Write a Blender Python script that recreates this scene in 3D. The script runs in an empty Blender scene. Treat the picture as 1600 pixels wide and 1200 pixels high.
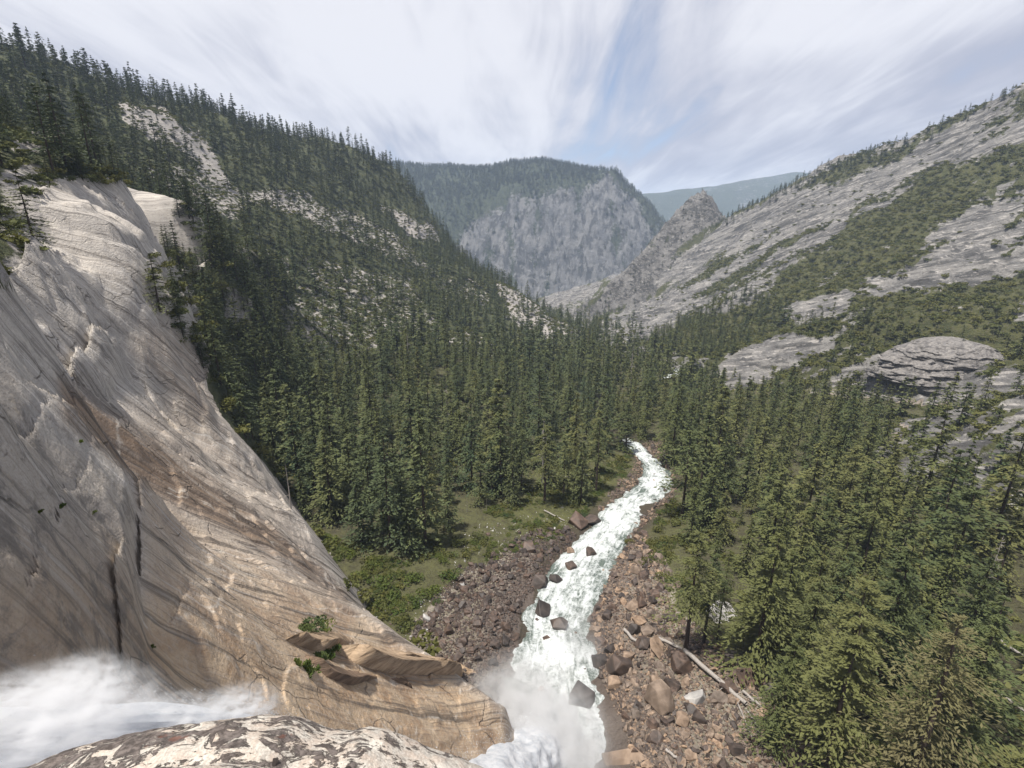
import bpy, bmesh, math, random
import numpy as np
from mathutils import Vector, Matrix

# ------------------------------------------------------------------ camera, world, sun, exposure
SC = bpy.context.scene
COL = SC.collection
R_ = math.radians
PITCH = R_(17.0)
cam_d = bpy.data.cameras.new('camera')
cam_d.sensor_width = 36.0
cam_d.lens = 18.0
cam_d.clip_start = 0.05
cam_d.clip_end = 30000
cam = bpy.data.objects.new('camera', cam_d)
cam.rotation_euler = (R_(90) - PITCH, 0, 0)
COL.objects.link(cam)
SC.camera = cam

SUN_DIR = Vector((-0.24, -0.16, 0.957)).normalized()      # towards the sun
sun_d = bpy.data.lights.new('sun', 'SUN')
sun_d.energy = 4.9
sun_d.angle = R_(3.0)
sun_d.color = (1.0, 0.95, 0.87)
sun = bpy.data.objects.new('sun', sun_d)
sun.rotation_euler = SUN_DIR.to_track_quat('Z', 'Y').to_euler()
COL.objects.link(sun)

SC.view_settings.view_transform = 'Standard'
SC.view_settings.look = 'None'
SC.view_settings.exposure = 0.55
SC.view_settings.gamma = 1.0
SC.view_settings.use_curve_mapping = False
SC.cycles.use_denoising = True
SC.cycles.max_bounces = 6
SC.cycles.diffuse_bounces = 2
SC.cycles.glossy_bounces = 2
SC.cycles.transparent_max_bounces = 6
SC.cycles.volume_bounces = 3
SC.cycles.volume_step_rate = 1.0
SC.cycles.volume_max_steps = 128

def nodes(mat):
    mat.use_nodes = True
    nt = mat.node_tree
    nt.nodes.clear()
    return nt

class NT:
    """tiny node-graph helper"""
    def __init__(s, nt): s.nt = nt
    def n(s, kind, **kw):
        nd = s.nt.nodes.new(kind)
        for k, v in kw.items():
            if k == 'inp':
                for kk, vv in v.items():
                    if hasattr(vv, 'is_output') or isinstance(vv, bpy.types.NodeSocket): s.nt.links.new(vv, nd.inputs[kk])
                    else: nd.inputs[kk].default_value = vv
            else: setattr(nd, k, v)
        return nd
    def link(s, a, b): s.nt.links.new(a, b)
    def math(s, op, a, b=0.0, c=None, clamp=False):
        nd = s.n('ShaderNodeMath', operation=op, use_clamp=clamp)
        for i, v in enumerate((a, b) if c is None else (a, b, c)):
            if isinstance(v, bpy.types.NodeSocket): s.link(v, nd.inputs[i])
            else: nd.inputs[i].default_value = v
        return nd.outputs[0]
    def mix(s, f, a, b, blend='MIX'):
        nd = s.n('ShaderNodeMix', data_type='RGBA', blend_type=blend, clamp_factor=True)
        for i, v in ((0, f), (6, a), (7, b)):
            if isinstance(v, bpy.types.NodeSocket): s.link(v, nd.inputs[i])
            elif i == 0: nd.inputs[0].default_value = v
            else: nd.inputs[i].default_value = (*v, 1.0) if len(v) == 3 else v
        return nd.outputs[2]
    def noise(s, vec, scale=1.0, detail=4.0, rough=0.55, dist=0.0, typ='FBM'):
        nd = s.n('ShaderNodeTexNoise', noise_dimensions='3D')
        s.link(vec, nd.inputs['Vector'])
        nd.inputs['Scale'].default_value = scale; nd.inputs['Detail'].default_value = detail
        nd.inputs['Roughness'].default_value = rough; nd.inputs['Distortion'].default_value = dist
        return nd.outputs[0]
    def vor(s, vec, scale, feature='F1', rand=1.0):
        nd = s.n('ShaderNodeTexVoronoi', feature=feature)
        s.link(vec, nd.inputs['Vector']); nd.inputs['Scale'].default_value = scale
        nd.inputs['Randomness'].default_value = rand
        return nd
    def rng(s, v, a, b, c=0.0, d=1.0, smooth=True):
        nd = s.n('ShaderNodeMapRange', interpolation_type='SMOOTHSTEP' if smooth else 'LINEAR')
        s.link(v, nd.inputs[0])
        for i, x in ((1, a), (2, b), (3, c), (4, d)): nd.inputs[i].default_value = x
        return nd.outputs[0]
    def scale(s, vec, sc):
        nd = s.n('ShaderNodeMapping')
        s.link(vec, nd.inputs[0]); nd.inputs['Scale'].default_value = sc
        return nd.outputs[0]
    def attr(s, name, vec=False):
        nd = s.n('ShaderNodeAttribute', attribute_name=name)
        return nd.outputs['Vector' if vec else 'Fac']
    def bump(s, h, strength=0.5, dist=1.0):
        nd = s.n('ShaderNodeBump')
        nd.inputs['Strength'].default_value = strength; nd.inputs['Distance'].default_value = dist
        s.link(h, nd.inputs['Height'])
        return nd.outputs[0]

W = bpy.data.worlds.new('World')
SC.world = W
W.use_nodes = True
wn = NT(W.node_tree)
W.node_tree.nodes.clear()
tc = wn.n('ShaderNodeTexCoord').outputs['Generated']
sky = wn.n('ShaderNodeTexSky', sky_type='NISHITA', sun_disc=False)
sky.sun_elevation = math.asin(SUN_DIR.z)
sky.sun_rotation = math.atan2(SUN_DIR.x, SUN_DIR.y)
sky.altitude = 1800
sky.air_density = 1.0; sky.dust_density = 1.0; sky.ozone_density = 1.5
sep = wn.n('ShaderNodeSeparateXYZ', inp={0: tc})
zz = wn.math('ADD', wn.math('MAXIMUM', sep.outputs[2], 0.0), 0.16)
cx = wn.math('DIVIDE', sep.outputs[0], zz)
cy = wn.math('DIVIDE', sep.outputs[1], zz)
cv = wn.n('ShaderNodeCombineXYZ', inp={0: cx, 1: cy, 2: 3.7}).outputs[0]
rot = wn.n('ShaderNodeMapping', inp={0: cv, 'Rotation': (0, 0, R_(-14)), 'Scale': (1.5, 0.36, 1), 'Location': (0.6, 0.2, 0)}).outputs[0]
streak = wn.noise(rot, 1.25, 7, 0.55, 0.9)
soft = wn.noise(wn.scale(cv, (0.9, 0.55, 1)), 0.85, 4, 0.5, 0.3)
fine = wn.noise(wn.n('ShaderNodeMapping', inp={0: cv, 'Rotation': (0, 0, R_(22)), 'Scale': (4.5, 0.9, 1)}).outputs[0], 1.3, 6, 0.6, 1.2)
# a thinner opening in the cloud sheet, ahead along the valley
gx = wn.math('DIVIDE', wn.math('SUBTRACT', cx, 0.16), 0.55)
gy = wn.math('DIVIDE', wn.math('SUBTRACT', cy, 2.3), 2.2)
gap = wn.math('MULTIPLY', wn.math('POWER', 2.718, wn.math('MULTIPLY', wn.math('ADD', wn.math('MULTIPLY', gx, gx), wn.math('MULTIPLY', gy, gy)), -1.0)), 0.11)
cover = wn.math('ADD', wn.math('MULTIPLY', streak, 0.62), wn.math('ADD', wn.math('MULTIPLY', soft, 0.42), wn.math('MULTIPLY', fine, 0.16)))
cover = wn.math('SUBTRACT', cover, gap)
cf = wn.rng(cover, 0.28, 0.54, 0.05, 0.99)
shade = wn.rng(wn.math('ADD', wn.math('MULTIPLY', soft, 0.5), wn.math('ADD', wn.math('MULTIPLY', streak, 0.35), wn.math('MULTIPLY', fine, 0.15))), 0.40, 0.60, 0.0, 1.0)
cloudc = wn.mix(shade, (3.2, 3.3, 4.0), (6.0, 6.0, 6.35))
skyc = wn.n('ShaderNodeMix', data_type='RGBA', blend_type='MIX')
wn.link(cf, skyc.inputs[0]); wn.link(sky.outputs[0], skyc.inputs[6]); wn.link(cloudc, skyc.inputs[7])
bg = wn.n('ShaderNodeBackground', inp={0: skyc.outputs[2], 1: 0.1})
wn.link(bg.outputs[0], wn.n('ShaderNodeOutputWorld').inputs[0])

ORD = 'first second third fourth fifth sixth seventh eighth ninth tenth eleventh twelfth thirteenth fourteenth'.split()
ROWS = ['nearest', 'second', 'third', 'fourth', 'fifth', 'sixth', 'seventh', 'eighth', 'ninth', 'tenth', 'eleventh', 'twelfth']
def row_labels(items, what, where, per=12):
    """items: (object, px, py). Rows counted from the nearest (lowest in the picture), each from the left"""
    items = sorted(items, key=lambda q: -q[2])
    for r in range(0, len(items), per):
        row = sorted(items[r:r + per], key=lambda q: q[1])
        for j, (o, a, b) in enumerate(row):
            pl_ = 'leftmost' if j == 0 else 'rightmost' if j == len(row) - 1 else ORD[j] + ' from left'
            o['label'] = f"{what}, {pl_} in the {ROWS[min(r // per, 11)]} row {where}"

# ------------------------------------------------------------------ small maths helpers
CP, SP = math.cos(PITCH), math.sin(PITCH)
def ray(px, py):
    u = (px - 800) / 800.0; v = (600 - py) / 800.0
    return np.array((u, CP + v * SP, -SP + v * CP))
def P(px, py, Y):                     # a point of the place seen at (px, py), Y metres ahead
    d = ray(px, py); return d * (Y / d[1])
def Pz(px, py, z):                    # ... or lying at height z
    d = ray(px, py); return d * (z / d[2])
def project(x, y, z):
    f = y * CP - z * SP; f = np.where(f < 0.1, 0.1, f)
    v = (y * SP + z * CP) / f
    return 800 + 800 * x / f, 600 - 800 * v

def hash3(ix, iy, iz, seed):
    h = (ix.astype(np.int64) * 374761393 + iy.astype(np.int64) * 668265263 + iz.astype(np.int64) * 2147483647 + seed * 1274126177) & 0xffffffff
    h = ((h ^ (h >> 13)) * 1274126177) & 0xffffffff
    h = h ^ (h >> 16)
    return (h & 0xffff) / 65535.0
def vnoise(x, y, z=None, seed=0):
    if z is None: z = np.zeros_like(x)
    ix, iy, iz = np.floor(x), np.floor(y), np.floor(z)
    fx, fy, fz = x - ix, y - iy, z - iz
    fx = fx * fx * (3 - 2 * fx); fy = fy * fy * (3 - 2 * fy); fz = fz * fz * (3 - 2 * fz)
    def h(a, b, c): return hash3(ix + a, iy + b, iz + c, seed)
    flat = not np.any(fz)
    def lay(c):
        a = h(0, 0, c) * (1 - fx) + h(1, 0, c) * fx
        b = h(0, 1, c) * (1 - fx) + h(1, 1, c) * fx
        return a * (1 - fy) + b * fy
    r = lay(0)
    if not flat: r = r * (1 - fz) + lay(1) * fz
    return r * 2 - 1
def fbm(x, y, z=None, octv=4, seed=0, gain=0.5, ridged=False):
    t = np.zeros_like(x); a = 1.0; f = 1.0; n = 0
    for o in range(octv):
        v = vnoise(x * f + 17.3 * o, y * f - 9.1 * o, None if z is None else z * f, seed + o)
        t += a * ((1 - 2 * np.abs(v)) if ridged else v); n += a
        a *= gain; f *= 2.03
    return t / n
def sstep(a, b, x):
    t = np.clip((x - a) / (b - a), 0, 1); return t * t * (3 - 2 * t)

class RBF:
    def __init__(s, pts, c=25.0, lam=0.0):
        pts = np.array(pts, float); s.p = pts[:, :2]; s.c = c; s.S = 100.0
        n = len(pts)
        d = np.sqrt(((s.p[:, None] - s.p[None]) ** 2).sum(2) + c * c) / s.S
        A = np.zeros((n + 3, n + 3)); A[:n, :n] = -d + lam * -np.eye(n) * 0
        A[:n, n] = 1; A[:n, n + 1:] = s.p / s.S; A[n, :n] = 1; A[n + 1:, :n] = s.p.T / s.S
        b = np.zeros(n + 3); b[:n] = pts[:, 2]
        s.w = np.linalg.lstsq(A, b, rcond=None)[0]; s.n = n
    def __call__(s, x, y):
        out = s.w[s.n] + s.w[s.n + 1] * x / s.S + s.w[s.n + 2] * y / s.S
        for i in range(s.n):
            out = out - s.w[i] * np.sqrt((x - s.p[i, 0]) ** 2 + (y - s.p[i, 1]) ** 2 + s.c * s.c) / s.S
        return out

def inpoly(px, py, poly):
    r = np.zeros(px.shape, bool); n = len(poly); j = n - 1
    for i in range(n):
        xi, yi = poly[i]; xj, yj = poly[j]
        if yi != yj:
            c = ((yi > py) != (yj > py)) & (px < (xj - xi) * (py - yi) / (yj - yi) + xi); r ^= c
        j = i
    return r
def linedist(px, py, line, closed=False):
    d = np.full(px.shape, 1e9); L = list(line) + ([line[0]] if closed else [])
    for (ax, ay), (bx, by) in zip(L[:-1], L[1:]):
        vx, vy = bx - ax, by - ay; l2 = vx * vx + vy * vy + 1e-9
        t = np.clip(((px - ax) * vx + (py - ay) * vy) / l2, 0, 1)
        d = np.minimum(d, np.hypot(px - ax - t * vx, py - ay - t * vy))
    return d
def polyw(px, py, poly, soft):        # 1 inside, fading over soft pixels round the edge
    d = linedist(px, py, poly, True); d = np.where(inpoly(px, py, poly), d, -d)
    return sstep(-soft, soft, d)

# ------------------------------------------------------------------ the shape of the land
left_pts = []
for a in [(470, 805, 150), (410, 725, 185), (345, 650, 225), (540, 935, 118), (430, 900, 80), (380, 800, 105), (330, 720, 130), (270, 640, 150), (240, 560, 168),
          (300, 900, 52), (250, 800, 66), (200, 700, 85), (160, 620, 104), (120, 560, 112), (250, 850, 54), (150, 980, 25), (220, 1000, 32), (300, 1020, 37), (450, 980, 62), (450, 1080, 46),
          (600, 1040, 74), (700, 1080, 81), (780, 1112, 88), (600, 1150, 54), (660, 1022, 92), (250, 1120, 25), (100, 850, 30), (100, 700, 44), (0, 900, 20), (0, 700, 28), (0, 560, 44), (150, 500, 138), (100, 440, 130), (60, 500, 92), (60, 620, 62)]:
    left_pts.append(P(*a))
for a in [(470, 805, 150), (410, 725, 185), (540, 935, 118), (660, 1022, 92), (780, 1112, 88)]:   # past its rim the face drops to the valley floor
    p = P(*a); left_pts.append((p[0] * 1.04 + 8, p[1] * 1.04 + 6, p[2] - 30))
left_pts += [(0, 0, -60), (0, 40, -80), (25, 70, -140), (-12, 4, -34), (-22, -6, -24), (10, 100, -140), (10, 20, -64), (-30, -15, -22)]
left_pts += [P(360, 420, 345), P(372, 490, 320), P(385, 570, 300), P(395, 650, 275)]
for a in [(100, 400, 150), (200, 310, 255), (250, 420, 200), (300, 500, 220), (100, 290, 300), (300, 330, 380), (330, 400, 330),
          (60, 370, 165), (0, 430, 85), (0, 480, 60), (30, 420, 115), (0, 250, 400), (200, 400, 185), (160, 350, 210), (220, 480, 165), (322, 560, 250),
          (0, 75, 760), (100, 100, 830), (200, 137, 910), (300, 170, 1030), (400, 203, 1130), (500, 222, 1200), (560, 243, 1240), (620, 275, 1290), (655, 310, 1290), (682, 352, 1250),
          (700, 388, 1230), (800, 450, 1150), (850, 487, 1080), (910, 528, 1000), (968, 556, 900),
          (100, 200, 600), (250, 250, 640), (400, 290, 800), (520, 300, 980), (600, 340, 1050), (640, 380, 1080),
          (400, 400, 480), (330, 560, 345), (420, 480, 500), (500, 400, 720), (560, 480, 640), (650, 440, 880), (700, 500, 740), (550, 540, 500), (640, 560, 560), (450, 560, 430),
          (760, 460, 980), (800, 500, 880), (850, 550, 780), (900, 560, 780), (420, 620, 370), (750, 560, 640)]:
    left_pts.append(P(*a))
# behind the skyline the ridge falls away; outside the frame it goes on
for a in [(0, 75, 760), (200, 137, 910), (400, 203, 1130), (500, 222, 1200), (620, 275, 1290), (700, 378, 1230), (800, 435, 1150), (910, 512, 1000)]:
    p = P(*a); left_pts.append((p[0] * 1.25, p[1] * 1.25, p[2] - 30 - 0.08 * a[2]))
left_pts += [(-300, 200, 60), (-260, 90, 20), (-120, 30, 2), (-60, -20, -10), (-500, 300, 130), (-900, 500, 260), (-150, 110, -2), (-1200, 900, 300), (-70, 40, -4)]
LEFT = RBF(left_pts, 6.0)

river_px = [(885, 1230, -126, 34), (890, 1150, -127.5, 34), (868, 1060, -130, 32), (868, 960, -134, 30), (905, 890, -137.5, 27), (950, 830, -141, 22), (985, 790, -143, 22),
            (1025, 757, -146, 22), (1030, 735, -147, 18), (1008, 712, -149, 13), (990, 692, -150.5, 12), (955, 675, -153, 8), (925, 650, -157, 7), (940, 620, -163, 7), (1010, 597, -169, 9), (1062, 583, -173, 16), (1052, 568, -178, 18), (985, 545, -196, 16)]
river_pts = np.array([np.append(Pz(a, b, z), w) for a, b, z, w in river_px])
val = [tuple(p[:3]) for p in river_pts]
for a in [(700, 1000, -127), (600, 900, -126), (520, 830, -126), (450, 760, -124), (650, 830, -131), (760, 790, -135), (600, 700, -134), (750, 650, -142), (700, 560, -133),
          (850, 600, -160), (900, 560, -178), (550, 620, -128), (430, 640, -118), (780, 900, -133), (760, 1060, -128), (1000, 1000, -129), (1060, 1020, -127), (1150, 1150, -122), (1000, 1190, -121),
          (1215, 1160, -121), (1400, 1100, -118), (1580, 1150, -110), (1580, 950, -122), (1300, 900, -131), (1150, 800, -140), (1580, 760, -136), (1400, 760, -139), (1250, 700, -145),
          (1100, 660, -153), (1300, 600, -152), (1500, 640, -136), (1200, 560, -168), (1150, 545, -175), (1000, 860, -138), (960, 930, -134), (1900, 760, -95), (2000, 1100, -75), (1900, 560, -90), (330, 620, -105),
          (990, 560, -190), (1080, 560, -178)]:
    val.append(tuple(Pz(*a)))
val += [(0, 60, -121), (0, 20, -116), (60, 30, -108), (130, 40, -95), (40, 1300, -240), (100, 1600, -270), (-100, 1300, -200), (300, 0, -40), (-60, 60, -120), (10, 900, -200)]
VAL = RBF(val, 15.0)

rp = []
for a in [(1150, 540, 740), (1350, 545, 540), (1500, 575, 450), (1620, 575, 430), (1500, 480, 600), (1620, 480, 560), (1300, 480, 730), (1220, 490, 830), (1600, 400, 700), (1450, 400, 790), (1350, 420, 850),
          (1250, 430, 970), (1150, 480, 930), (1060, 520, 1090), (1000, 500, 1400), (1600, 145, 1100), (1500, 187, 1200), (1400, 234, 1300), (1300, 265, 1420), (1200, 312, 1560), (1140, 340, 1640),
          (1600, 300, 850), (1450, 300, 1000), (1300, 350, 1150), (1200, 400, 1230), (1100, 430, 1400), (1030, 480, 1500), (1500, 240, 1100), (1400, 290, 1150), (1250, 320, 1350), (1350, 380, 950),
          (1800, 60, 950), (1800, 400, 560), (1800, 560, 350), (2100, 30, 760), (2100, 560, 260), (2000, 300, 520), (1130, 400, 1500), (1050, 470, 1350)]:
    rp.append(P(*a))
for a in [(1600, 145, 1100), (1400, 234, 1300), (1300, 265, 1420), (1200, 312, 1560), (1140, 340, 1640), (1800, 60, 950)]:
    p = P(*a); rp.append((p[0] * 1.2, p[1] * 1.2, p[2] - 60 - 0.03 * a[2]))
rp += [(100, 1900, -280), (0, 1650, -290), (30, 1300, -250), (60, 1000, -230), (150, 600, -210), (250, 430, -180)]
RIGHT = RBF(rp, 10.0)

spire_line = [P(a, b, Y) for a, b, Y in [(880, 500, 1420), (918, 473, 1500), (950, 446, 1560), (1000, 402, 1640), (1040, 352, 1720), (1060, 330, 1750), (1082, 307, 1770), (1099, 297, 1780), (1109, 309, 1785), (1124, 330, 1790), (1135, 338, 1760), (1175, 325, 1680)]]
def spire_z(x, y):
    best = np.full(x.shape, -1e9)
    wob = fbm(x / 60, y / 60, octv=3, seed=41) * 14
    for a, b in zip(spire_line[:-1], spire_line[1:]):
        vx, vy = b[0] - a[0], b[1] - a[1]; l2 = vx * vx + vy * vy
        t = np.clip(((x - a[0]) * vx + (y - a[1]) * vy) / l2, 0, 1)
        d = np.hypot(x - a[0] - t * vx, y - a[1] - t * vy)
        best = np.maximum(best, a[2] + t * (b[2] - a[2]) - 1.45 * np.maximum(0, d + wob * sstep(0, 60, d)))
    return best

rv = river_pts
def river_dist(x, y):
    d = np.full(x.shape, 1e9); w = np.full(x.shape, 10.0)
    for a, b in zip(rv[:-1], rv[1:]):
        vx, vy = b[0] - a[0], b[1] - a[1]; l2 = vx * vx + vy * vy
        t = np.clip(((x - a[0]) * vx + (y - a[1]) * vy) / l2, 0, 1)
        dd = np.hypot(x - a[0] - t * vx, y - a[1] - t * vy); m = dd < d
        d = np.where(m, dd, d); w = np.where(m, a[3] + t * (b[3] - a[3]), w)
    return d, w

# regions of the cliff, outlined where they show
CLIFF = [(-600, 440), (-5, 450), (45, 400), (62, 345), (60, 285), (110, 278), (190, 280), (300, 318), (345, 380), (300, 440), (312, 500), (328, 560), (320, 600), (345, 650), (410, 720), (470, 800), (540, 930), (800, 1118), (800, 1400), (-600, 1400)]
NEAR_BUTTRESS = [(-500, 420), (-20, 545), (18, 580), (40, 640), (70, 690), (112, 700), (165, 740), (205, 775), (222, 830), (212, 880), (226, 960), (236, 1040), (252, 1130), (260, 1300), (-500, 1300)]
RIB = [(150, 518), (178, 520), (196, 548), (176, 575), (168, 612), (118, 596), (112, 580), (138, 545)]
LOWER_FACE = [(218, 752), (300, 806), (380, 850), (470, 905), (540, 940), (800, 1118), (800, 1400), (150, 1400), (225, 900)]
UPPER_SLAB = [(60, 285), (110, 278), (240, 296), (330, 345), (310, 375), (250, 372), (180, 358), (120, 338), (60, 330)]
CRACKS = [([(0, 545), (15, 585), (60, 640), (70, 690)], 2.0, 4), ([(35, 445), (70, 440), (140, 470), (210, 500), (280, 545), (320, 580)], 1.6, 3), ([(105, 590), (105, 640), (118, 665), (110, 690)], 2.2, 4),
          ([(0, 850), (60, 790), (110, 700)], 1.0, 4), ([(70, 1010), (100, 930), (125, 870), (150, 830), (165, 760)], 0.8, 3), ([(210, 700), (300, 760), (400, 830)], 0.6, 2),
          ([(270, 1000), (288, 960), (295, 930), (310, 945), (345, 955)], 0.9, 3), ([(300, 480), (260, 465), (190, 470)], 0.8, 2),
          ([(180, 400), (230, 405), (290, 430)], 1.2, 3), ([(110, 345), (200, 368), (290, 385)], 3.0, 5), ([(230, 770), (300, 815), (420, 880), (530, 940)], 1.2, 4), ([(320, 580), (335, 620), (340, 660)], 3.0, 4)]

def land(x, y, detail=True):
    """height of the land and which landform is on top (0 valley, 1 left, 2 right, 3 peak)"""
    v, l, r, g = VAL(x, y), LEFT(x, y), RIGHT(x, y), spire_z(x, y)
    dist = np.hypot(x, y)
    v = v + fbm(x / 26, y / 26, octv=3, seed=5) * np.clip(dist / 130, 0.7, 4)
    d, w = river_dist(x, y)
    v = v - 2.2 * (1 - sstep(0.30 * w, 0.75 * w, d))
    l = l + fbm(x / 95, y / 95, octv=5, seed=11) * np.clip(dist - 330, 0, 600) / 600 * 24
    ra, rb, rc_ = -.47 * x + .81 * y - .35 * r, .86 * x + .5 * y, .175 * x - .3 * y - .93 * r        # ledges dip towards the valley
    r = r + fbm(x / 120, y / 120, octv=5, seed=21) * 15 + fbm(ra / 240, rb / 60, rc_ / 45, octv=5, seed=27, ridged=True, gain=.6) * 25 + fbm(ra / 70, rb / 20, rc_ / 14, octv=3, seed=29, ridged=True) * 7
    g = g + fbm(x / 70, y / 70, octv=5, seed=31, ridged=True) * 14 + fbm((x + y) / 160, (y - x) / 22, octv=3, seed=37, ridged=True) * 5
    z = np.maximum(np.maximum(v, l), np.maximum(r, g))
    which = np.argmax(np.stack([v, l, r, g]), 0)
    if detail:
        px, py = project(x, y, z)
        near = (which == 1) & (px < 820) & (dist < 460) & (py > 260)
        if near.any():
            X, Y, Z, A, B = x[near], y[near], z[near], px[near], py[near]
            c = np.clip(2 * polyw(A, B, CLIFF, 16) - 1, 0, 1)
            s = -0.65 * X + 0.75 * Y; t = Z
            dz = polyw(A, B, NEAR_BUTTRESS, 3.5) * np.clip(np.hypot(X, Y) / 9, .6, 5.0) * sstep(1090, 1000, B) + polyw(A, B, RIB, 5) * 3.5 + polyw(A, B, LOWER_FACE, 2.5) * 1.8 + polyw(A, B, UPPER_SLAB, 2.5) * 3.0
            for line, dep, wd in CRACKS:
                dz -= dep * .45 * (1 - sstep(0, wd * 1.9, linedist(A + fbm(s / 3, t / 3, octv=2, seed=60) * 5, B, line)))
            sc = np.clip(np.hypot(X, Y) / 90, 0.25, 2.2)
            # sheets of granite: long steps that run down the slope, and slow swells
            st = s / (5.5 * 1.0) + fbm(s / 14, t / 22, octv=3, seed=61) * 0.9
            step = (st - np.floor(st)); step = np.minimum(step / 0.86, (1 - step) / 0.14)
            dz += step * 0.8 * np.minimum(sc, 1.1) * sstep(230, 130, np.hypot(X, Y)) * (0.35 + 0.65 * sstep(-0.2, 0.5, fbm(s / 22, t / 30, octv=2, seed=67)))
            dz += fbm(s / 9, t / 26, octv=5, seed=63) * 1.0 * sc + fbm(s / 1.6, t / 9, octv=3, seed=65) * 0.3 * np.minimum(sc, .9) + fbm(X / 14, Z / 5, octv=4, seed=66, ridged=True) * 1.2 * sstep(150, 220, np.hypot(X, Y))
            for q_, am, sd_ in ((26, 4.2, 62), (11, 1.7, 64)):          # exfoliation: stacked sheets with broken edges
                nn = fbm(s / q_, t / (q_ * 1.5), octv=4, seed=sd_) * 4.5; fl_ = np.floor(nn); dz += (fl_ + sstep(.86, 1.0, nn - fl_)) * am / 4.5 * np.clip(sc, .3, 2.4)
            bl = fbm(s / 6, t / 5, octv=4, seed=69, ridged=True)
            dz += bl * 0.5 * polyw(A, B, NEAR_BUTTRESS, 3)
            zz_ = Z.copy(); zz_ += dz * c
            z = z.copy(); z[near] = zz_
    return z, which

def height_at(x, y):
    return land(np.atleast_1d(np.asarray(x, float)), np.atleast_1d(np.asarray(y, float)))[0]

# ------------------------------------------------------------------ materials
def principled(h, color, rough=0.9, normal=None, spec=0.2, **kw):
    b = h.n('ShaderNodeBsdfPrincipled')
    if isinstance(color, bpy.types.NodeSocket): h.link(color, b.inputs['Base Color'])
    else: b.inputs['Base Color'].default_value = (*color, 1)
    if isinstance(rough, bpy.types.NodeSocket): h.link(rough, b.inputs['Roughness'])
    else: b.inputs['Roughness'].default_value = rough
    b.inputs['Specular IOR Level'].default_value = spec
    if normal is not None: h.link(normal, b.inputs['Normal'])
    return b
def out(h, sock): h.link(sock, h.n('ShaderNodeOutputMaterial').inputs[0])

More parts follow.
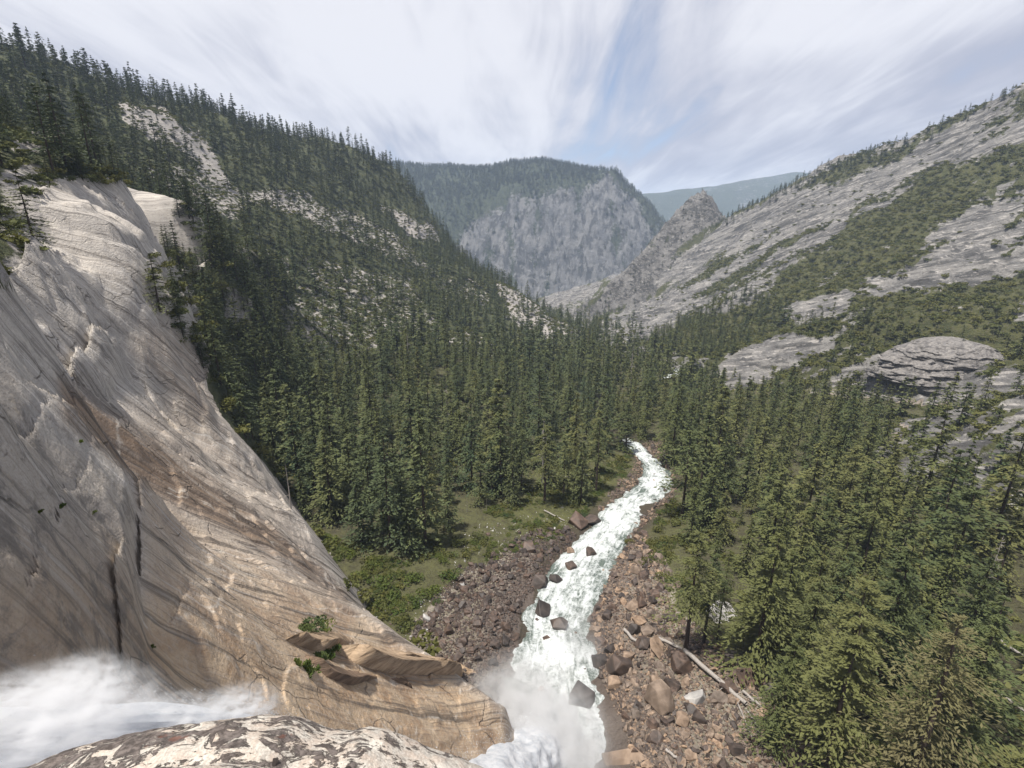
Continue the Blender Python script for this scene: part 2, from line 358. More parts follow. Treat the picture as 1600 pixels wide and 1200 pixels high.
def mat_cliff():
    m = bpy.data.materials.new('streaked_granite'); h = NT(nodes(m))
    obj = h.n('ShaderNodeTexCoord').outputs['Object']
    st = h.attr('st', True)                                      # metres along and down the face
    brown = h.attr('brown'); stripe = h.attr('stripe'); nearb = h.attr('buttress')
    big = h.noise(obj, 0.05, 5, 0.55, 0.4)
    s1 = h.noise(h.scale(st, (0.75, 0.018, 1)), 1.0, 9, 0.7, 0.08)
    spk = h.noise(obj, 7.0, 5, 0.7)
    s2 = h.noise(h.scale(st, (0.22, 0.012, 1)), 1.0, 6, 0.6, 0.5)
    s3 = h.noise(h.scale(st, (2.6, 0.05, 1)), 1.0, 6, 0.65, 0.06)
    gr = h.noise(obj, 1.6, 8, 0.65)
    grey = h.mix(h.rng(big, 0.35, 0.65), (0.345, 0.318, 0.29), (0.50, 0.455, 0.40))
    tan = h.mix(h.rng(h.noise(obj, 0.13, 6, 0.6, 0.8), 0.35, 0.65), (0.33, 0.215, 0.125), (0.52, 0.39, 0.26))
    c = h.mix(brown, grey, tan)
    c = h.mix(h.rng(gr, 0.4, 0.75, 0.0, 0.35), c, (0.5, 0.46, 0.41))
    c = h.mix(h.rng(spk, 0.5, 0.68, 0.0, 0.5), c, (0.16, 0.145, 0.13))
    c = h.mix(h.rng(h.noise(obj, 0.55, 9, 0.72), 0.52, 0.66, 0.0, 0.45), c, (0.17, 0.15, 0.13))
    dark = h.math('MULTIPLY', h.rng(s1, 0.47, 0.6), h.rng(s2, 0.40, 0.54))
    dark = h.math('MULTIPLY', dark, h.math('ADD', h.math('MULTIPLY', stripe, 0.3), 0.75))
    c = h.mix(dark, c, (0.06, 0.05, 0.043))
    c = h.mix(h.math('MULTIPLY', h.rng(s3, 0.52, 0.66), h.math('ADD', h.math('MULTIPLY', stripe, 0.55), 0.34)), c, (0.115, 0.085, 0.06))
    c = h.mix(h.math('MULTIPLY', h.rng(h.noise(h.scale(st, (1.5, 0.03, 1)), 1.0, 5, 0.6), 0.54, 0.64), h.math('SUBTRACT', 0.8, h.math('MULTIPLY', brown, 0.62))), c, (0.58, 0.54, 0.49))
    c = h.mix(h.math('MULTIPLY', stripe, h.rng(s2, .35, .6, .35, .8)), c, h.mix(h.rng(s1, .42, .58), (0.235, 0.155, 0.095), (0.11, 0.08, 0.06)))
    # dark weathered crust and lichen on the near buttress
    lich = h.rng(h.noise(obj, 0.35, 8, 0.7, 0.6), 0.48, 0.6)
    c = h.mix(h.math('MULTIPLY', nearb, 0.3), c, (0.27, 0.225, 0.18))
    c = h.mix(h.math('MULTIPLY', nearb, h.math('MULTIPLY', lich, 0.62)), c, (0.115, 0.105, 0.098))
    c = h.mix(h.math('MULTIPLY', nearb, h.math('MULTIPLY', h.rng(h.noise(obj, 1.1, 8, 0.7, 0.4), 0.55, 0.66), 0.5)), c, (0.42, 0.36, 0.28))
    # thin pale quartz seams
    w = h.noise(obj, 0.22, 4, 0.6)
    wv = h.n('ShaderNodeVectorMath', operation='ADD', inp={0: h.scale(st, (1, 0.55, 1)), 1: h.n('ShaderNodeVectorMath', operation='SCALE', inp={0: h.n('ShaderNodeTexNoise', inp={0: obj, 'Scale': 0.18, 'Detail': 5.0}).outputs[1], 'Scale': 3.0}).outputs[0]}).outputs[0]
    ve = h.vor(wv, 0.075, 'DISTANCE_TO_EDGE').outputs['Distance']
    seam = h.math('MULTIPLY', h.rng(ve, 0.0, 0.022, 1.0, 0.0), h.rng(w, 0.48, 0.6))
    c = h.mix(h.math('MULTIPLY', seam, 0.55), c, (0.58, 0.53, 0.46))
    ve2 = h.vor(wv, 0.2, 'DISTANCE_TO_EDGE').outputs['Distance']
    crack = h.math('MULTIPLY', h.rng(ve2, 0.0, 0.02, 1.0, 0.0), h.rng(h.noise(obj, 0.09, 3, 0.5), 0.5, 0.6))
    c = h.mix(h.math('MULTIPLY', crack, 0.6), c, (0.07, 0.06, 0.05))
    hgt = h.math('ADD', h.math('MULTIPLY', s1, 0.45), h.math('ADD', h.math('MULTIPLY', gr, 0.8), h.math('MULTIPLY', crack, -0.6)))
    b = principled(h, c, h.rng(s2, 0.4, 0.6, 0.85, 0.55), h.bump(hgt, 0.8, 0.8), 0.3)
    out(h, b.outputs[0]); return m

def mat_land(name, rocka, rockb, floor_a, floor_b, ns, streakdir=None, light=(0.45, 0.42, 0.39)):
    """granite where the slope is bare, forest floor and brush elsewhere ('rock' is painted on the land)"""
    m = bpy.data.materials.new(name); h = NT(nodes(m))
    obj = h.n('ShaderNodeTexCoord').outputs['Object']
    rock = h.attr('rock'); moss = h.attr('moss'); wet = h.attr('wet')
    n1 = h.noise(obj, ns, 7, 0.62, 0.3); n2 = h.noise(obj, ns * 5, 6, 0.62); n3 = h.noise(obj, ns * 22, 5, 0.65)
    rc = h.mix(h.rng(n1, 0.35, 0.65), rocka, rockb)
    if streakdir:
        mp = h.n('ShaderNodeMapping', inp={0: obj, 'Rotation': streakdir[0]}).outputs[0]
        if len(streakdir) > 2: mp = h.n('ShaderNodeMapping', inp={0: mp, 'Rotation': streakdir[2]}).outputs[0]
        mp = h.scale(mp, streakdir[1])
        s = h.noise(mp, 1.0, 7, 0.66, 0.4)
        rc = h.mix(h.rng(s, 0.46, 0.58, 0.0, 0.8), rc, tuple(a * 0.33 for a in rocka))
        s2 = h.noise(mp, 2.7, 5, 0.6, 0.3)
        rc = h.mix(h.rng(s2, 0.53, 0.65, 0.0, 0.6), rc, light)
    rc = h.mix(h.rng(n3, 0.45, 0.7, 0.0, 0.45), rc, tuple(a * 0.5 for a in rocka))
    fl = h.mix(h.rng(n2, 0.35, 0.65), floor_a, floor_b)
    fl = h.mix(h.rng(n3, 0.5, 0.7, 0.0, 0.5), fl, (0.12, 0.1, 0.075))
    gm = h.math('ADD', h.math('MULTIPLY', h.math('SUBTRACT', n2, 0.5), 1.3), h.math('ADD', rock, h.math('MULTIPLY', h.math('SUBTRACT', n1, 0.5), 0.8)))
    c = h.mix(h.rng(gm, 0.38, 0.58), fl, rc)
    c = h.mix(h.math('MULTIPLY', moss, h.rng(n3, 0.35, 0.6)), c, h.mix(n2, (0.065, 0.08, 0.022), (0.14, 0.135, 0.05)))
    c = h.mix(h.math('MULTIPLY', wet, 0.8), c, (0.055, 0.04, 0.032))
    hh = h.math('ADD', h.math('MULTIPLY', n2, 1.2), h.math('MULTIPLY', n3, 0.5))
    b = principled(h, c, h.math('SUBTRACT', 0.95, h.math('MULTIPLY', wet, 0.4)), h.bump(hh, 0.9, 0.25 / ns * 0.4), 0.2)
    out(h, b.outputs[0]); return m

def mat_leaf(name, cols, transl=0.25, rough=0.75):
    m = bpy.data.materials.new(name); h = NT(nodes(m))
    oi = h.n('ShaderNodeObjectInfo')
    ramp = h.n('ShaderNodeValToRGB')
    el = ramp.color_ramp.elements
    while len(el) < len(cols): el.new(0.5)
    for i, c in enumerate(cols):
        el[i].position = i / (len(cols) - 1); el[i].color = (*c, 1)
    h.link(oi.outputs['Random'], ramp.inputs[0])
    n = h.noise(h.n('ShaderNodeTexCoord').outputs['Object'], 5.0 if transl > 0 else 1, 3, 0.6)
    c = h.mix(h.rng(n, 0.35, 0.7, 0.0, 0.6), ramp.outputs[0], h.mix(0.5, ramp.outputs[0], (0.15, 0.16, 0.05)))
    d = principled(h, c, rough, None, 0.25)
    t = h.n('ShaderNodeBsdfTranslucent'); h.link(c, t.inputs[0])
    mx = h.n('ShaderNodeMixShader', inp={0: transl}); h.link(d.outputs[0], mx.inputs[1]); h.link(t.outputs[0], mx.inputs[2])
    out(h, mx.outputs[0]); return m

def mat_plain(name, ca, cb, scale=3.0, rough=0.9, bump=0.4, stretch=(1, 1, 1), spec=0.2, rand=0.0):
    m = bpy.data.materials.new(name); h = NT(nodes(m))
    obj = h.n('ShaderNodeTexCoord').outputs['Object']
    n = h.noise(h.scale(obj, stretch), scale, 6, 0.62, 0.3)
    c = h.mix(h.rng(n, 0.35, 0.65), ca, cb)
    if rand:
        oi = h.n('ShaderNodeObjectInfo').outputs['Random']
        hs = h.n('ShaderNodeHueSaturation', inp={'Hue': 0.5, 'Saturation': h.rng(oi, 0, 1, 0.7, 1.15, False), 'Value': h.rng(oi, 0, 1, 1 - rand, 1 + rand, False), 'Fac': 1.0, 'Color': c})
        c = hs.outputs[0]
    b = principled(h, c, rough, h.bump(n, bump, 0.3 / scale), spec)
    out(h, b.outputs[0]); return m

M = {}
M['cliff'] = mat_cliff()
M['valley'] = mat_land('valley_ground', (0.20, 0.165, 0.14), (0.30, 0.26, 0.225), (0.055, 0.05, 0.03), (0.085, 0.085, 0.04), 0.05)
M['left'] = mat_land('forest_hillside', (0.25, 0.235, 0.225), (0.37, 0.34, 0.31), (0.035, 0.043, 0.021), (0.075, 0.08, 0.037), 0.03)
M['right'] = mat_land('granite_hillside', (0.135, 0.13, 0.127), (0.225, 0.214, 0.2), (0.045, 0.05, 0.02), (0.08, 0.08, 0.032), 0.02, ((0, 0, R_(-120)), (0.010, 0.07, 0.10), (0, R_(-20.5), 0)))
M['peak'] = mat_land('peak_granite', (0.11, 0.105, 0.10), (0.20, 0.19, 0.18), (0.045, 0.05, 0.025), (0.07, 0.072, 0.03), 0.02, ((0, 0, R_(-120)), (0.014, 0.05, 0.07), (0, R_(-28), 0)), (0.3, 0.285, 0.27))
M['needle'] = mat_leaf('needles', [(0.036, 0.053, 0.026), (0.065, 0.083, 0.034), (0.095, 0.105, 0.04), (0.046, 0.07, 0.034)], 0.12)
M['needle_far'] = mat_leaf('lightened_far_needles', [(0.042, 0.058, 0.028), (0.07, 0.088, 0.036), (0.095, 0.104, 0.04), (0.05, 0.074, 0.036)], 0.15)  # dark needle colour lightened to offset self-shadowing in the distant crowns
M['needle_y'] = mat_leaf('olive_valley_needles', [(0.048, 0.064, 0.025), (0.08, 0.093, 0.031), (0.118, 0.119, 0.042), (0.057, 0.08, 0.032)], 0.15)  # yellower, lighter olive needle tones than the dark set
M['needle_p'] = mat_leaf('pale_dry_needles', [(0.14, 0.125, 0.06), (0.16, 0.14, 0.07)], 0.25)
M['oak'] = mat_leaf('oak_leaves', [(0.06, 0.07, 0.018), (0.085, 0.088, 0.022), (0.115, 0.11, 0.028), (0.07, 0.085, 0.025)], 0.25)
M['bright'] = mat_leaf('bright_leaves', [(0.055, 0.09, 0.018), (0.10, 0.12, 0.022), (0.05, 0.08, 0.03)], 0.3)
M['bark'] = mat_plain('bark', (0.035, 0.027, 0.022), (0.09, 0.065, 0.05), 2.0, 0.95, 0.6, (4, 4, 0.6))
M['dead'] = mat_plain('weathered_wood', (0.20, 0.18, 0.165), (0.38, 0.35, 0.32), 2.0, 0.9, 0.5, (4, 4, 0.6))
M['rock_b'] = mat_plain('wet_brown_rock', (0.036, 0.026, 0.021), (0.10, 0.069, 0.053), 1.4, 0.6, 0.5, spec=0.4, rand=0.45)
M['rock_t'] = mat_plain('tan_rock', (0.12, 0.086, 0.062), (0.27, 0.20, 0.148), 1.4, 0.8, 0.5, rand=0.35)
M['rock_g'] = mat_plain('grey_rock', (0.28, 0.27, 0.26), (0.46, 0.44, 0.41), 1.0, 0.9, 0.5, rand=0.25)

# ------------------------------------------------------------------ mesh helpers
def tag(o, label=None, cat=None, group=None, kind=None):
    if label: o['label'] = label
    if cat: o['category'] = cat
    if group: o['group'] = group
    if kind: o['kind'] = kind
    return o
def mesh_np(name, v, quads=None, tris=None, mat=None, smooth=True):
    me = bpy.data.meshes.new(name)
    v = np.asarray(v, np.float32); fl = []
    nq = 0 if quads is None else len(quads); nt = 0 if tris is None else len(tris)
    me.vertices.add(len(v)); me.vertices.foreach_set('co', v.ravel())
    loops = np.concatenate([a.ravel() for a in ([np.asarray(quads)] if nq else []) + ([np.asarray(tris)] if nt else [])]).astype(np.int32)
    me.loops.add(len(loops)); me.loops.foreach_set('vertex_index', loops)
    me.polygons.add(nq + nt)
    st = np.concatenate([np.arange(nq) * 4, nq * 4 + np.arange(nt) * 3]).astype(np.int32)
    me.polygons.foreach_set('loop_start', st)
    me.polygons.foreach_set('use_smooth', np.full(nq + nt, smooth))
    me.update(calc_edges=True)
    if mat: me.materials.append(mat)
    return me
def fattr(me, name, data):
    a = me.attributes.new(name, 'FLOAT', 'POINT'); a.data.foreach_set('value', np.asarray(data, np.float32))
def vattr(me, name, data):
    a = me.attributes.new(name, 'FLOAT_VECTOR', 'POINT'); a.data.foreach_set('vector', np.asarray(data, np.float32).ravel())
def add(name, me, parent=None, loc=None):
    o = bpy.data.objects.new(name, me); COL.objects.link(o)
    if parent is not None: o.parent = parent
    if loc is not None: o.location = loc
    return o

# ------------------------------------------------------------------ painting of the land: bare rock and cover (photo outlines of real surfaces)
ROCK_L = [([(400, 300), (480, 300), (560, 330), (640, 370), (690, 420), (640, 420), (540, 370), (440, 335)], 0.5), ([(900, 520), (1000, 580), (1010, 620), (940, 600), (870, 560)], .5), ([(430, 440), (560, 440), (700, 500), (800, 540), (900, 575), (760, 590), (560, 590), (440, 540)], 0.45), ([(640, 400), (760, 440), (780, 490), (700, 470)], 0.4), ([(230, 250), (330, 270), (400, 330), (360, 350), (260, 300)], 0.5), ([(340, 360), (460, 400), (480, 440), (380, 420)], .4),([(190, 150), (260, 170), (330, 250), (360, 290), (470, 320), (520, 350), (440, 335), (350, 300), (280, 240), (200, 190)], 0.85),
          ([(470, 390), (640, 430), (660, 470), (720, 560), (560, 560), (520, 470)], 0.42), ([(600, 320), (690, 345), (700, 375), (640, 365)], 0.7),
          ([(770, 445), (835, 450), (850, 500), (800, 490)], 0.9), ([(840, 450), (980, 545), (960, 575), (860, 545), (790, 500)], 0.55), ([(340, 440), (385, 470), (385, 510), (350, 500)], 0.9),
          ([(560, 560), (700, 520), (760, 560), (700, 590)], 0.5), ([(20, 210), (110, 190), (120, 230), (20, 240)], 0.7), ([(0, 260), (70, 250), (70, 420), (40, 450), (0, 450)], 0.6)]
VEG_R = [([(1180, 480), (1260, 400), (1340, 380), (1400, 370), (1350, 440), (1330, 470), (1600, 430), (1700, 420), (1700, 590), (1370, 545), (1120, 560), (1000, 540), (1100, 490)], 0.0),
         ([(1330, 330), (1420, 280), (1600, 230), (1700, 220), (1700, 290), (1540, 320), (1480, 350), (1400, 390), (1300, 390)], 0.12), ([(1250, 285), (1330, 255), (1480, 195), (1420, 240), (1300, 290)], 0.3)]
BARE_R = [([(1210, 490), (1280, 458), (1350, 460), (1330, 490), (1250, 505)], 1.0), ([(1120, 550), (1250, 522), (1360, 535), (1370, 560), (1250, 568), (1130, 572)], 1.0),
          ([(1572, 470), (1640, 440), (1640, 510), (1580, 500)], 1.0), ([(1350, 440), (1420, 410), (1600, 320), (1700, 290), (1700, 410), (1500, 430), (1360, 445)], 0.95), ([(1530, 600), (1640, 590), (1640, 640), (1540, 640)], 1.0)]
TALUS = [([(720, 900), (790, 860), (850, 850), (830, 930), (810, 1000), (800, 1060), (785, 1110), (640, 1010), (660, 960)], 1.0),
         ([(940, 860), (1040, 880), (1060, 960), (1110, 1000), (1180, 1060), (1230, 1180), (1230, 1260), (900, 1260), (905, 1020), (930, 930)], 1.0)]
GULLY = [(1545, 700), (1570, 685), (1640, 670), (1640, 790), (1570, 790), (1558, 745)]

def paint(x, y, z, which):
    px, py = project(x, y, z)
    D = np.hypot(x, y)
    k = D / 800.0
    px = px + fbm(x / (26 * k + 4), y / (26 * k + 4), octv=4, seed=91) * 26
    py = py + fbm(x / (26 * k + 4), y / (26 * k + 4), octv=4, seed=95) * 14
    rock = np.zeros(len(x)); moss = np.zeros(len(x)); wet = np.zeros(len(x))
    a = which == 1
    for poly, v in ROCK_L: rock[a] = np.maximum(rock[a], v * polyw(px[a], py[a], poly, 8))
    a = which == 2
    rk = np.full(a.sum(), 0.85)
    for poly, v in VEG_R:
        w = polyw(px[a], py[a], poly, 10); rk = rk * (1 - w) + v * w
    al, ac = px[a] * .87 - py[a] * .49, px[a] * .49 + py[a] * .87       # ledges dip towards the valley and carry bands of brush
    band = fbm(al / 150, ac / 13, octv=4, seed=97)
    rk = np.clip(rk + np.where(rk > .3, np.minimum(0, band + .05) * 2.2, np.maximum(0, band - .25) * 2.0), 0, 1)
    for poly, v in BARE_R:
        w = polyw(px[a], py[a], poly, 5) * (band > -.32); rk = np.maximum(rk, v * w)
    rock[a] = rk
    a = which == 3
    al, ac = px[a] * .8 - py[a] * .6, px[a] * .6 + py[a] * .8
    rock[a] = np.clip(0.8 + np.minimum(0, fbm(al / 60, ac / 10, octv=4, seed=99) + .12) * 1.5 * (py[a] > 350), 0, 1)
    a = which == 0
    rk = np.full(a.sum(), 0.12)
    for poly, v in TALUS: rk = np.maximum(rk, 0.75 * polyw(px[a], py[a], poly, 12))
    for poly, v in BARE_R: rk = np.maximum(rk, v * polyw(px[a], py[a], poly, 5))
    rk = np.maximum(rk, polyw(px[a], py[a], GULLY, 4))
    rock[a] = rk
    d, w = river_dist(x[a], y[a]); r = d / w
    lim = polyw(px[a], py[a], [(560, 1300), (560, 860), (800, 720), (960, 690), (1080, 690), (1080, 900), (1200, 1040), (1260, 1300)], 15)
    moss[a] = lim * sstep(0.5, 1.0, r) * (1 - sstep(2.0, 4.0, r)) * 0.4
    g = polyw(px[a], py[a], [(500, 850), (640, 850), (720, 880), (700, 950), (640, 1000), (560, 950)], 12)
    moss[a] = np.maximum(moss[a], g * 0.3)
    moss[a] = np.maximum(moss[a], 0.85 * polyw(px[a], py[a], [(780, 800), (840, 760), (980, 720), (960, 780), (880, 830), (800, 830)], 10))
    wet[a] = (1 - sstep(0.45, 1.0, r)) * 0.9
    return rock, moss, wet

# ------------------------------------------------------------------ terrain meshes, split by landform
NA, NR = 820, 860
az = np.linspace(R_(-64), R_(60), NA)
rr = np.exp(np.linspace(math.log(9.0), math.log(2500.0), NR))
AZ, RR = np.meshgrid(az, rr)
TX, TY = (RR * np.sin(AZ)).ravel(), (RR * np.cos(AZ)).ravel()
TZ, TW = land(TX, TY)
tpx, tpy = project(TX, TY, TZ)
rock, moss, wet = paint(TX, TY, TZ, TW)
idx = np.arange(NA * NR).reshape(NR, NA)
Q = np.stack([idx[:-1, :-1], idx[:-1, 1:], idx[1:, 1:], idx[1:, :-1]], -1).reshape(-1, 4)
owner = TW.copy()
owner[(TW == 1) & inpoly(tpx, tpy, CLIFF) & (np.hypot(TX, TY) < 460)] = 4
owner[(TW == 1) & ((np.hypot(TX, TY) < 60) | ((tpx > 430) & (tpy > 700)))] = 4
fo = owner[Q[:, 0]]
TERR = {}
for k, nm, mt, lab in ((0, 'valley_floor', 'valley', 'brown and mossy valley floor along the white river'), (1, 'forested_hillside', 'left', 'steep forested hillside on the left of the valley'),
                       (2, 'granite_mountainside', 'right', 'pale granite mountainside rising on the right'), (3, 'rocky_peak_ridge', 'peak', 'dark craggy ridge with a pointed peak at its top'),
                       (4, 'granite_cliff', 'cliff', 'streaked grey and tan granite cliff on the left')):
    f = Q[fo == k]
    u, inv = np.unique(f, return_inverse=True)
    me = mesh_np(nm, np.stack([TX[u], TY[u], TZ[u]], 1), quads=inv.reshape(-1, 4), mat=M[mt])
    if k == 4:
        A, B = tpx[u], tpy[u]
        s = -0.65 * TX[u] + 0.75 * TY[u]
        vattr(me, 'st', np.stack([s + 0.25 * TZ[u], TZ[u] * 1.14, np.zeros(len(u))], 1))
        br = np.maximum(polyw(A, B, LOWER_FACE, 25), 0.55 * polyw(A, B, [(190, 640), (330, 620), (420, 740), (520, 900), (400, 860), (220, 750)], 40))
        br = np.clip(br * (0.55 + 0.45 * sstep(820, 1050, B)), 0, 1)
        br = np.maximum(br, 0.8 * polyw(A, B, NEAR_BUTTRESS, 20) * sstep(760, 980, B))
        fattr(me, 'brown', br)
        fattr(me, 'stripe', np.clip(polyw(A, B, [(90, 590), (170, 640), (260, 700), (400, 800), (545, 925), (540, 942), (380, 850), (215, 752), (100, 660)], 14) + 0.5 * polyw(A, B, [(250, 500), (320, 540), (330, 660), (250, 590), (200, 540)], 18), 0, 1))
        fattr(me, 'buttress', polyw(A, B, NEAR_BUTTRESS, 8))
    else:
        fattr(me, 'rock', rock[u]); fattr(me, 'moss', moss[u]); fattr(me, 'wet', wet[u])
    o = add(nm, me); tag(o, lab, kind='structure'); TERR[k] = o

# far mountain and the range beyond it, each a landform of its own
def far_mesh(name, fn, a0, a1, r0, r1, na, nr, mat, lab, rockfn):
    A_, R__ = np.meshgrid(np.linspace(R_(a0), R_(a1), na), np.linspace(r0, r1, nr))
    x, y = (R__ * np.sin(A_)).ravel(), (R__ * np.cos(A_)).ravel(); z = fn(x, y)
    i = np.arange(na * nr).reshape(nr, na)
    q = np.stack([i[:-1, :-1], i[:-1, 1:], i[1:, 1:], i[1:, :-1]], -1).reshape(-1, 4)
    me = mesh_np(name, np.stack([x, y, z], 1), quads=q, mat=mat)
    fattr(me, 'rock', rockfn(x, y, z)); fattr(me, 'moss', np.zeros(len(x))); fattr(me, 'wet', np.zeros(len(x)))
    o = add(name, me); tag(o, lab, kind='structure'); return o
mp_ = [P(*a) for a in [(560, 252, 4200), (625, 257, 4000), (700, 261, 3900), (760, 263, 3850), (800, 255, 3800), (850, 252, 3700), (900, 263, 3650), (940, 270, 3600), (966, 275, 3560), (972, 290, 3540), (1000, 312, 3500), (1022, 337, 3470), (1042, 365, 3440), (1080, 420, 3400),
                       (640, 300, 3600), (700, 300, 3600), (760, 300, 3560), (650, 360, 3300), (700, 400, 3150), (760, 350, 3350), (800, 300, 3480), (850, 300, 3440), (900, 310, 3400), (950, 310, 3400),
                       (780, 420, 3120), (850, 360, 3300), (850, 420, 3170), (900, 360, 3290), (920, 420, 3150), (900, 470, 3040), (960, 380, 3230), (1000, 380, 3260), (1010, 440, 3150), (560, 400, 3100), (1100, 500, 3150), (450, 300, 3800)]]
for a in [(625, 257, 4000), (760, 263, 3850), (850, 252, 3700), (966, 275, 3560), (1022, 337, 3470), (1080, 420, 3400)]:
    p = P(*a); mp_.append((p[0] * 1.15, p[1] * 1.15, p[2] - 130)); mp_.append((p[0] * .8, p[1] * .8, -420))
MASS = RBF(mp_, 30.0)
def mass_z(x, y):
    px, py = x / y, y
    n = fbm(x / 160, y / 260, octv=5, seed=71) * 34 + fbm(x / 48, y / 150, octv=4, seed=73, ridged=True) * 22
    z0 = MASS(x, y)
    return z0 + n * np.clip((3900 - y) / 400, 0.12, 1)
def mass_rock(x, y, z):
    px, py = project(x, y, z)
    w = polyw(px, py, [(690, 400), (740, 350), (800, 305), (860, 300), (920, 290), (950, 272), (1060, 380), (1060, 520), (760, 520)], 22)
    return np.clip(0.08 + 0.66 * w + w * fbm(x / 70, y / 200, octv=4, seed=75) * .7, 0, 1)
M['far'] = mat_land('far_granite', (0.085, 0.085, 0.088), (0.17, 0.165, 0.16), (0.022, 0.03, 0.018), (0.045, 0.055, 0.028), 0.009, ((0, 0, R_(20)), (0.022, 0.014, 0.007)), (0.22, 0.215, 0.21))
mass = far_mesh('plateau_mountain', mass_z, -19, 22, 2750, 4700, 420, 360, M['far'], 'broad flat-topped mountain with a granite wall at the valley end', mass_rock)
rg = [P(*a) for a in [(820, 330, 7600), (960, 312, 7600), (1005, 302, 7600), (1060, 296, 7600), (1120, 290, 7600), (1180, 280, 7600), (1240, 271, 7600), (1320, 268, 7600), (1450, 275, 7600), (1000, 360, 6600), (1100, 350, 6600), (1200, 340, 6600), (1350, 340, 6600), (850, 380, 6600)]]
for a in [(820, 330, 7600), (1060, 296, 7600), (1240, 271, 7600), (1450, 275, 7600)]:
    p = P(*a); rg.append((p[0] * 1.15, p[1] * 1.15, p[2] - 300)); rg.append((p[0] * .75, p[1] * .75, -500))
RANGE = RBF(rg, 80.0)
far = far_mesh('distant_range', lambda x, y: RANGE(x, y) + fbm(x / 500, y / 500, octv=5, seed=81) * 45, -4, 44, 5600, 8600, 260, 110, M['far'], 'low blue mountain range in the far distance', lambda x, y, z: 0.3 + 0.25 * fbm(x / 300, y / 300, octv=3, seed=83))
# ground sheet that carries the land on to the horizon
ga, gr_ = np.meshgrid(np.linspace(R_(-64), R_(60), 60), np.array([2300, 2700, 3500, 5000, 7000, 10000, 14000.0]))
gx_, gy_ = (gr_ * np.sin(ga)).ravel(), (gr_ * np.cos(ga)).ravel()
gi = np.arange(420).reshape(7, 60)
me = mesh_np('lowland', np.stack([gx_, gy_, np.full(420, -430.0)], 1), quads=np.stack([gi[:-1, :-1], gi[:-1, 1:], gi[1:, 1:], gi[1:, :-1]], -1).reshape(-1, 4), mat=M['far'])
for n_ in ('rock', 'moss', 'wet'): fattr(me, n_, np.zeros(420))
tag(add('lowland', me), 'wooded lowland hidden beyond the ridges', kind='structure')

# ------------------------------------------------------------------ plant and rock shapes (shared meshes)
def leaf_quads(pos, ax, wd, l, w):
    n = len(pos); ax = ax / np.linalg.norm(ax, axis=1, keepdims=True); wd = np.cross(ax, wd); wd /= np.linalg.norm(wd, axis=1, keepdims=True) + 1e-9
    l = np.asarray(l).reshape(-1, 1); w = np.asarray(w).reshape(-1, 1)
    v = np.stack([pos - ax * l * .5, pos + wd * w * .5 + ax * l * .1, pos + ax * l * .6, pos - wd * w * .5 + ax * l * .1], 1).reshape(-1, 3)
    return v, np.arange(4 * n).reshape(n, 4)
def conifer_crown(name, seed, mat, base=0.1, rad=0.13, whorls=34, per=7, clumps=10, leaf=0.024, droop=0.25, power=0.8, rough=0.5, fan=0.3, rise=0.3, patchy=0.0, fat=1.0):
    g = np.random.default_rng(seed)
    nb = whorls * per
    zr = (np.repeat(np.arange(whorls) + g.random(whorls) * .5, per) + g.random(nb) * 0.38) / whorls
    a = g.random(nb) * 2 * np.pi
    Rb = rad * ((1.0 - zr) ** power + 0.035) * (1 - rough * 0.5 + rough * g.random(nb))
    lob = 1 + 0.22 * np.sin(a * 2 + seed) * np.sin(zr * 9 + seed) + 0.15 * np.sin(a * 3 + zr * 14)
    Rb *= lob
    keep = g.random(nb) > patchy * (0.5 + 0.5 * np.sin(a * 2 + zr * 16 + seed))
    zr, a, Rb = zr[keep], a[keep], Rb[keep]; nb = len(zr)
    z0 = base + (1 - base) * zr
    t = (np.tile(np.arange(clumps), nb) + g.random(nb * clumps)) / clumps * 0.9 + 0.12
    bi = np.repeat(np.arange(nb), clumps)
    dx, dy = np.cos(a[bi]), np.sin(a[bi]); R = Rb[bi] * t
    side = (g.random(len(t)) - .5) * 2 * fan * R
    x = dx * R - dy * side; y = dy * R + dx * side
    sl = rise * (zr[bi] - 0.35)
    z = z0[bi] + sl * R - droop * R * t + (g.random(len(t)) - .5) * leaf * 0.5
    ax = np.stack([dx - dy * g.normal(0, .6, len(t)), dy + dx * g.normal(0, .6, len(t)), -0.25 + g.normal(0, .25, len(t)) + zr[bi] * .4], 1)
    up = np.stack([g.normal(0, .32, len(t)), g.normal(0, .32, len(t)), np.ones(len(t))], 1)
    L = leaf * (0.7 + 0.7 * g.random(len(t))) * (0.55 + 0.45 * (1 - zr[bi]) ** .5)
    v, q = leaf_quads(np.stack([x, y, np.minimum(z, 1.0)], 1), ax, up, L, L * (0.28 + .2 * g.random(len(t))) * fat)
    return mesh_np(name, v, quads=q, mat=mat, smooth=False)
def tube(path, rads, seg=7):
    path = np.asarray(path, float); n = len(path); T = np.gradient(path, axis=0); T /= np.linalg.norm(T, axis=1, keepdims=True)
    ref = np.where(np.abs(T[:, 2:3]) > .9, np.array([[1.0, 0, 0]]), np.array([[0, 0, 1.0]]))
    U = np.cross(T, ref); U /= np.linalg.norm(U, axis=1, keepdims=True); V = np.cross(T, U)
    an = np.linspace(0, 2 * np.pi, seg, endpoint=False)
    v = (path[:, None] + np.asarray(rads)[:, None, None] * (np.cos(an)[None, :, None] * U[:, None] + np.sin(an)[None, :, None] * V[:, None])).reshape(-1, 3)
    i = np.arange(n * seg).reshape(n, seg)
    q = np.stack([i[:-1], np.roll(i[:-1], -1, 1), np.roll(i[1:], -1, 1), i[1:]], -1).reshape(-1, 4)
    return v, q
def join(parts):
    vs, qs, o = [], [], 0
    for v, q in parts: vs.append(v); qs.append(q + o); o += len(v)
    return np.concatenate(vs), np.concatenate(qs)
